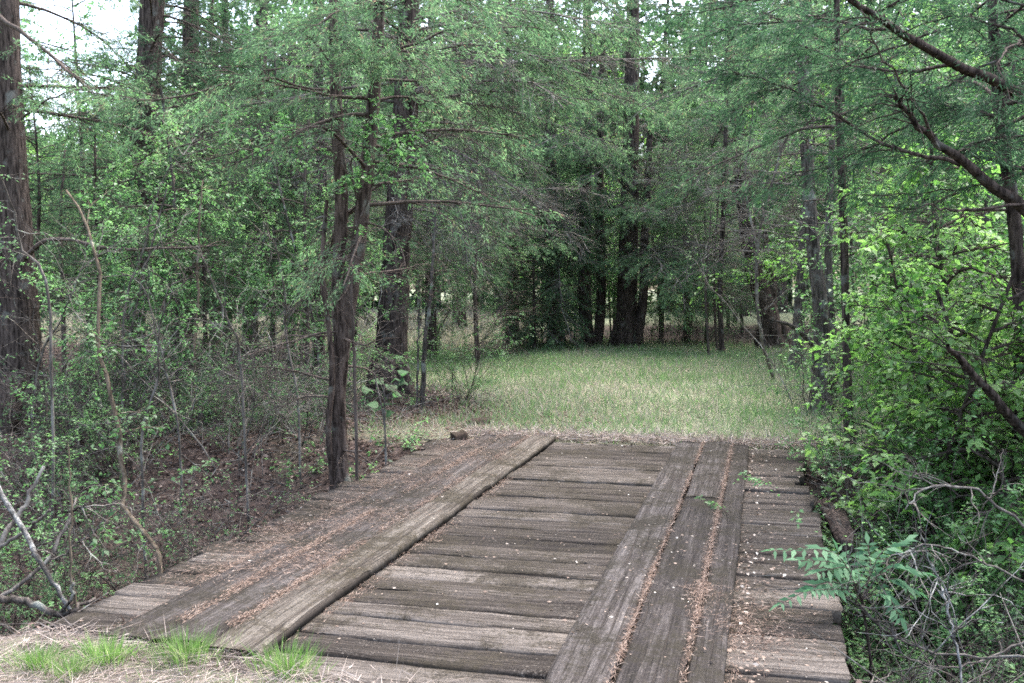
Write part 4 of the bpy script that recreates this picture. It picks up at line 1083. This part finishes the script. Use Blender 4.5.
# seedling with big round leaves beside the split trunk
def seedling():
    rng = np.random.default_rng(16)
    base = grd(386, 9.3); base[2] = at(386, 470, 9.3)[2]
    base[2] = float(gz(base[0], base[1])) - .03
    root = thing('seedling', 'seedling with large pale green round leaves between the two big left trunks', 'plant', base)
    st = MB(); fol = MB()
    for (u, v) in ((384, 385), (374, 372)):
        tube(st, smooth_path([(0, 0, 0), (at(385, 430, 9.3) - base) * 1.0, at(u, v, 9.3) - base], 10), np.linspace(.011, .006, 10), 6, tone=.6)
    for (u, v, s) in ((368, 388, .14), (378, 378, .15), (392, 385, .15), (372, 402, .16), (385, 403, .17), (396, 378, .12), (402, 370, .13), (398, 392, .12), (364, 398, .11), (390, 410, .1), (403, 380, .12)):
        p = at(u, v, 9.3 + rng.uniform(-.15, .15)) - base
        a = rng.uniform(0, 6.28)
        # five-sided rounded leaf, dished
        k = 9; an = np.linspace(0, 6.283, k, endpoint=False) + a
        rr = s * .5 * (1 + .12 * np.cos(an - a))
        rr = rr * .82
        v_ = np.stack([rr * np.cos(an), rr * np.sin(an), -.03 * np.abs(np.sin(an - a)) * 1.5 + rng.normal(0, .008, k) + .25 * rr * np.cos(an + rng.uniform(0, 6))], -1)
        tr = [[k, i, (i + 1) % k] for i in range(k)]
        fol.add(np.vstack([v_, [0, 0, 0]]) + p, None, tr, a=float(rng.uniform(.1, .6)))
        sticks(st, [at(384, 392, 9.3) - base], [p], .003, .002, .6)
    st.build('stem', M['dead_wood'], root); fol.build('leaves', M['leaf_dull'], root)
seedling()

# ------------------------------------------------------------------ ground cover
def scatter(n, x0, x1, y0, y1, rng, dens=None):
    x = rng.uniform(x0, x1, n); y = rng.uniform(y0, y1, n)
    if dens is not None:
        k = rng.random(n) < dens(x, y); x, y = x[k], y[k]
    return x, y
def patch(x, y, s, seed):
    """cheap smooth random field in 0..1"""
    r = np.random.default_rng(seed); v = 0
    for i in range(7):
        a = r.uniform(0, 6.283); f = s * r.uniform(.5, 1.8)
        v = v + np.sin((x * math.cos(a) + y * math.sin(a)) * f + r.uniform(0, 6.283))
    return np.clip(.5 + v / 7 * .9, 0, 1)

def grass():
    rng = np.random.default_rng(21)
    mb = MB()
    x, y = scatter(420000, -15, 9, 9.9, 31, rng, lambda x, y: cover(x, y) * np.clip(1.5 - (y - 10) / 22, .35, 1) * np.clip(.5 + .6 * patch(x, y, 1.1, 4) * (.5 + patch(x, y, 3.1, 14)), .1, 1))
    n = len(x)
    far_ = np.clip((y - 10) / 15, 0, 1)
    g = patch(x, y, .8, 5) * .25 + patch(x, y, 2.6, 6) * .4 + .14 + .1 * far_ - .25 * sstep(11, 10, y)
    tone = np.where(rng.random(n) < g, rng.uniform(.5, 1, n), rng.uniform(0, .42, n))
    dry = tone < .45
    D = np.stack([rng.normal(0, .5, n), rng.normal(0, .5, n), np.where(dry, rng.uniform(.05, .7, n), rng.uniform(.5, 1.3, n))], -1)
    P = np.stack([x, y, gz(x, y) - .01], -1)
    blades(mb, P, D, rng.uniform(.07, .20, n) * (1 + .3 * far_), rng.uniform(.006, .011, n) * (1 + .9 * far_), rng, tone, mid=.3)
    tag(mb.build('grass', M['grass']), 'short mixed green and straw coloured grass covering the clearing', 'grass', kind='stuff')
grass()

def field_grass():
    rng = np.random.default_rng(22); mb = MB()
    a = YAW + rng.uniform(-.02, .75, 60000); d = rng.uniform(26, 62, 60000)
    x, y = -np.sin(a) * d, np.cos(a) * d
    k = rng.random(60000) < cover(x, y); x, y = x[k], y[k]; n = len(x)
    P = np.stack([x, y, gz(x, y) - .02], -1)
    blades(mb, P, np.stack([rng.normal(0, .4, n), rng.normal(0, .4, n), rng.uniform(.3, 1.2, n)], -1), rng.uniform(.2, .5, n), rng.uniform(.03, .06, n), rng, rng.uniform(.1, .52, n), mid=.3)
    tag(mb.build('field_grass', M['grass']), 'pale dry grass of the open field glimpsed behind the left wood', 'grass', kind='stuff')
field_grass()

def near_straw():
    rng = np.random.default_rng(23); mb = MB()
    x, y = scatter(85000, -4.6, 1.6, 2.7, 4.45, rng, lambda x, y: (1 - sstep(0, .16, y - 3.62 - .16 * patch(x, y, 5, 8) + .12 * (x + 2.77) + .35 * sstep(-3.0, -3.8, x))) * np.where(x > -1.3, np.clip(1 - (x + 1.3) * 1.6, .03, 1), 1))
    n = len(x)
    z = np.where((y > DY0 - .05) & (x > DX0) & (x < DX1), .004, np.maximum(gz(x, y), -.2))
    P = np.stack([x, y, z + rng.uniform(0, .05, n)], -1)
    D = np.stack([rng.normal(0, 1, n), rng.normal(0, 1, n), rng.normal(0.04, .14, n)], -1)
    blades(mb, P, D, rng.uniform(.06, .20, n), rng.uniform(.0016, .0034, n), rng, np.clip(rng.normal(.5, .28, n), 0, 1), mid=.5)
    tag(mb.build('straw', M['straw']), 'pale dry straw lying over the near end of the bridge', 'straw', kind='stuff')
    mg = MB(); n = 5000
    x = rng.uniform(-4.2, -.9, n); y = rng.uniform(2.9, 3.75, n); k = rng.random(n) < patch(x, y, 6, 61) ** 2 * sstep(3.85, 3.5, y + .1 * (x + 2.8)) * 1.4; x, y = x[k], y[k]; n = len(x)
    blades(mg, np.stack([x, y, gz(x, y)], -1), np.stack([rng.normal(0, .5, n), rng.normal(0, .5, n), rng.uniform(.3, 1.2, n)], -1), rng.uniform(.03, .11, n), rng.uniform(.002, .0035, n), rng, rng.uniform(0, 1, n), mid=.4)
    tag(mg.build('sparse_grass', M['tuft']), 'thin scattered green blades coming up through the near straw', 'grass', kind='stuff')
    # rim of straw where the far planks meet the clearing
    mb = MB(); n = 9000
    x = rng.uniform(-3.1, 1.0, n); y = DY1 + .12 + np.abs(rng.normal(0, .28, n)) - .12 * (rng.random(n) < .3)
    P = np.stack([x, y, np.where(y < DY1 + .18, .012, gz(x, y)) + rng.uniform(0, .05, n)], -1)
    blades(mb, P, np.stack([rng.normal(0, 1, n), rng.normal(0, 1, n), rng.normal(.1, .25, n)], -1), rng.uniform(.06, .2, n), rng.uniform(.005, .009, n), rng, np.clip(rng.normal(.5, .25, n), 0, 1), mid=.5)
    tag(mb.build('straw', M['straw']), 'strip of dry straw where the far end of the bridge meets the grass', 'straw', kind='stuff')
near_straw()

def tufts():
    for k, (u, v, s, lab) in enumerate([(30, 668, .8, 'small bright green grass tuft in the bottom left corner'), (100, 662, 1.0, 'bright green grass tuft second from the left in the near straw'),
            (180, 662, 1.15, 'tallest bright green grass tuft in the near straw'), (284, 672, 1.0, 'bright green grass tuft before the left wheel track'), (62, 676, .6, 'low green grass tuft between the two leftmost tufts')]):
        rng = np.random.default_rng(700 + k); mb = MB()
        d = 1.62 / ((v + 14 - 285) / FPX); p = at(u, 341.5, d); p[2] = float(gz(p[0], p[1])) + .0
        n = int(300 * s)
        a = rng.uniform(0, 6.283, n); r = np.minimum(np.abs(rng.normal(0, .048 * s, n)), .13 * s)
        P = np.stack([r * np.cos(a) * 1.5, r * np.sin(a), np.zeros(n)], -1)
        D = np.stack([np.cos(a) * rng.uniform(.05, .6, n), np.sin(a) * rng.uniform(.05, .6, n), np.ones(n)], -1)
        L = rng.uniform(.05, .15, n) * (.6 + .5 * s)
        W = rng.uniform(.002, .0038, n); t = rng.uniform(0, 1, n)
        D = nrm(D); tip = D.copy(); tip[:, :2] *= 2.2; tip = nrm(tip)
        blades(mb, P, D, L, W, rng, t, mid=.55); blades(mb, P + D * (L * .5)[:, None], tip, L * .7, W * .8, rng, t, mid=.3)
        o = mb.build('grass_tuft', M['tuft']); o.location = tuple(p)
        tag(o, lab, 'grass', 'green grass tufts in the near straw')
tufts()

def litter():
    rng = np.random.default_rng(24); mb = MB()
    # fallen leaves of the wood floor, thinning into the grass
    X, Y = [], []
    for (n, x0, x1, y0, y1) in ((90000, -16, -2.9, 4.0, 17), (26000, -20, -3, 15, 24), (42000, .2, 9, 3.0, 14), (9000, -3.3, .4, 4.2, 9.9)):
        x, y = scatter(n, x0, x1, y0, y1, rng, lambda x, y: 1 - .96 * cover(x, y)); X.append(x); Y.append(y)
    x, y = np.concatenate(X), np.concatenate(Y); n = len(x)
    P = np.stack([x, y, gz(x, y) + rng.uniform(.0, .03, n)], -1)
    D = np.stack([rng.normal(0, 1, n), rng.normal(0, 1, n), rng.normal(0, .25, n)], -1)
    blades(mb, P, D, rng.uniform(.03, .075, n), rng.uniform(.015, .038, n), rng, np.clip(rng.beta(1.1, 1.3, n), 0, 1), flat=.55, fold=.12)
    tag(mb.build('leaf_litter', M['litter']), 'brown fallen leaves covering the wood floor and gully banks', 'leaf litter', kind='stuff')
    # twigs lying about
    mb = MB(); n = 11000
    x, y = scatter(n, -12, 7, 3.8, 16, rng, lambda x, y: (1 - cover(x, y)) * ((x < DX0) | (x > DX1))); n = len(x)
    A = np.stack([x, y, gz(x, y) + rng.uniform(.01, .06, n)], -1)
    B = A + nrm(np.stack([rng.normal(0, 1, n), rng.normal(0, 1, n), rng.normal(.05, .28, n)], -1)) * rng.uniform(.1, .6, n)[:, None]
    sticks(mb, A, B, .005, .002, rng.uniform(.2, 1, n))
    tag(mb.build('fallen_twigs', M['dead_wood']), 'grey fallen twigs strewn over the leaf litter', 'twigs', kind='stuff')
    # red-brown cedar needles under the big left cedar
    mb = MB(); n = 26000
    r = np.abs(rng.normal(0, 1.5, n)); a = rng.uniform(0, 6.283, n); c = gpt(430, 12.4)
    x, y = c[0] + r * np.cos(a) * 1.2, c[1] + r * np.sin(a) * .95; k = (y > DY1 + .15) | (x < DX0 - .1); x, y = x[k], y[k]; n = len(x)
    P = np.stack([x, y, gz(x, y) + rng.uniform(0, .02, n)], -1)
    blades(mb, P, np.stack([rng.normal(0, 1, n), rng.normal(0, 1, n), rng.normal(0, .12, n)], -1), rng.uniform(.06, .14, n), rng.uniform(.006, .012, n), rng, rng.uniform(0, .8, n), flat=.6)
    tag(mb.build('cedar_straw', M['needles']), 'red brown needle straw on the ground below the big straight cedar', 'needle straw', kind='stuff')
litter()

def deck_litter():
    rng = np.random.default_rng(25); mb = MB()
    ztop = .059
    def strip(x, w, y0, y1, n, z, lump=2.2, seed=1):
        y = rng.uniform(y0, y1, n)
        k = rng.random(n) < np.clip(.12 + (patch(y * 0 + x, y, lump * 2.2, seed) * .6 + patch(y * 0 + x, y, lump * 6, seed + 3) * .6 - .35) * 2.0, .06, 1); y = y[k]; m = len(y)
        xx = x + rng.normal(0, w, m) * (0.6 + patch(y * 0, y, 3.1, seed + 9))
        P = np.stack([xx, y, z + rng.uniform(0, .010, m)], -1)
        D = np.stack([rng.normal(0, .22, m), rng.normal(0, 1, m), rng.normal(0, .04, m)], -1)
        blades(mb, P, D, rng.uniform(.02, .06, m), rng.uniform(.0016, .003, m), rng, rng.uniform(.1, 1, m), flat=.5)
    strip(-.566, .0045, 3.6, 9.9, 5200, ztop, 1.0, 31); strip(-.291, .0055, 3.6, 9.9, 6000, ztop, 1.0, 32)
    strip(-.30, .03, 4.6, 5.2, 700, ztop, 1.0, 33)
    strip(-2.585, .020, 4.0, 9.9, 6500, ztop, 1.2, 34); strip(-2.322, .016, 4.0, 9.9, 5500, ztop, 1.2, 35)
    strip(-2.875, .035, 4.0, 9.9, 4500, .008, 1.2, 36); strip(-.10, .05, 3.7, 6.0, 1800, .006, 1.5, 37); strip(-2.03, .03, 4.0, 8.5, 2500, .006, 1.5, 38)
    for (x, y, r, n) in ((-2.95, 5.4, .16, 1100), (-2.9, 4.9, .14, 900), (-3.0, 6.7, .16, 700), (-2.5, 5.2, .10, 600), (-2.4, 6.3, .12, 500), (-.02, 4.6, .12, 900), (-.28, 5.05, .05, 260), (-2.7, 9.6, .3, 900), (.05, 5.0, .12, 300), (-2.95, 8.2, .15, 900), (-2.6, 7.4, .2, 1300), (-2.5, 8.6, .2, 1300), (-2.65, 6.0, .18, 1300), (-3.0, 7.5, .14, 900), (-2.9, 9.2, .16, 900), (-2.45, 5.0, .14, 900), (-3.05, 5.9, .1, 700)):
        xx = x + rng.normal(0, r, n); yy = y + rng.normal(0, r * 1.3, n)
        onr = ((xx > -2.84) & (xx < -2.06)) | ((xx > -.83) & (xx < -.13))
        P = np.stack([xx, yy, np.where(onr, ztop, .008) + rng.uniform(0, .012, n)], -1)
        blades(mb, P, np.stack([rng.normal(0, 1, n), rng.normal(0, 1, n), rng.normal(0, .06, n)], -1), rng.uniform(.02, .06, n), rng.uniform(.0014, .0028, n), rng, rng.uniform(.1, 1, n), flat=.5)
    tag(mb.build('needle_straw', M['needles']), 'orange brown needles gathered along the joints of the bridge boards', 'needle straw', kind='stuff')
    mb = MB(); n = 3000
    x = rng.uniform(DX0 + .05, DX1 - .04, n); y = rng.uniform(4.0, 9.9, n)
    k = rng.random(n) < np.clip(.15 + .9 * (x > -.83) * (y < 6.5) + .35 * patch(x, y, 2.5, 44) + .5 * (x < -2.7), 0, 1) * .75; x, y = x[k], y[k]; n = len(x)
    onr = ((x > -2.83) & (x < -2.07)) | ((x > -.83) & (x < -.14))
    P = np.stack([x, y, np.where(onr, ztop, .010) + rng.uniform(.001, .006, n)], -1)
    s = .006 + .022 * rng.random(n) ** 2
    blades(mb, P, np.stack([rng.normal(0, 1, n), rng.normal(0, 1, n), rng.normal(0, .1, n)], -1), s, s * .6, rng, rng.beta(1.4, 1.6, n), flat=.9)
    # wider drift of dead leaves along the right of the right track
    n = 500; x = -.12 + np.abs(rng.normal(0, .1, n)); y = rng.uniform(3.7, 9.8, n); k = rng.random(n) < patch(x * 0, y, 1.7, 45); x, y = x[k], y[k]; n = len(x)
    s = rng.uniform(.014, .034, n)
    blades(mb, np.stack([x, y, rng.uniform(.008, .025, n)], -1), np.stack([rng.normal(0, 1, n), rng.normal(0, 1, n), rng.normal(0, .2, n)], -1), s, s * .6, rng, rng.beta(1.4, 2.0, n), flat=.8, fold=.1)
    tag(mb.build('fallen_leaves', M['pale_litter']), 'small pale fallen leaves and petals scattered over the bridge planks', 'leaf litter', kind='stuff')
deck_litter()

# ------------------------------------------------------------------ light, sky, camera
w = bpy.data.worlds.new('World'); S.world = w; w.use_nodes = True
nt = w.node_tree; N = nt.nodes; Lk = nt.links
bg = N['Background']
sky = N.new('ShaderNodeTexSky'); sky.sky_type = 'NISHITA'; sky.sun_disc = False
SUN_EL, SUN_AZ = R(64), R(22)
sky.sun_elevation = SUN_EL; sky.sun_rotation = SUN_AZ
sky.air_density = 1.0; sky.dust_density = 4.0; sky.ozone_density = 1.0
hs = N.new('ShaderNodeHueSaturation'); hs.inputs['Saturation'].default_value = .85; hs.inputs['Value'].default_value = 1.0
Lk.new(sky.outputs[0], hs.inputs['Color']); Lk.new(hs.outputs[0], bg.inputs[0]); bg.inputs[1].default_value = .15
sun = bpy.data.lights.new('sun', 'SUN'); sun.energy = 1.5; sun.angle = R(55); sun.color = (1, .99, .98)
so = bpy.data.objects.new('sun', sun); C.objects.link(so)
# sun direction: azimuth measured like the sky's rotation (clockwise from +Y)
dv = Vector((math.sin(SUN_AZ) * math.cos(SUN_EL), math.cos(SUN_AZ) * math.cos(SUN_EL), math.sin(SUN_EL)))
so.rotation_euler = dv.to_track_quat('Z', 'Y').to_euler()

cam = bpy.data.cameras.new('camera'); cam.sensor_width = 36; cam.lens = 36 * FPX / 1024; cam.clip_end = 2000; cam.clip_start = .05
co = bpy.data.objects.new('camera', cam); C.objects.link(co)
co.location = (0, 0, CAMZ); co.rotation_euler = (math.pi / 2 - PITCH, 0, YAW)
S.camera = co

S.render.engine = 'CYCLES'
cy = S.cycles
cy.max_bounces = 8; cy.diffuse_bounces = 6; cy.glossy_bounces = 1; cy.transmission_bounces = 3; cy.transparent_max_bounces = 4
cy.use_adaptive_sampling = False
cy.use_denoising = False
cy.pixel_filter_type = 'BLACKMAN_HARRIS'; cy.filter_width = 1.7
cy.caustics_reflective = False; cy.caustics_refractive = False
S.view_settings.view_transform = 'Standard'; S.view_settings.look = 'None'
S.view_settings.exposure = 2.7; S.view_settings.gamma = 1.0; S.view_settings.use_curve_mapping = False
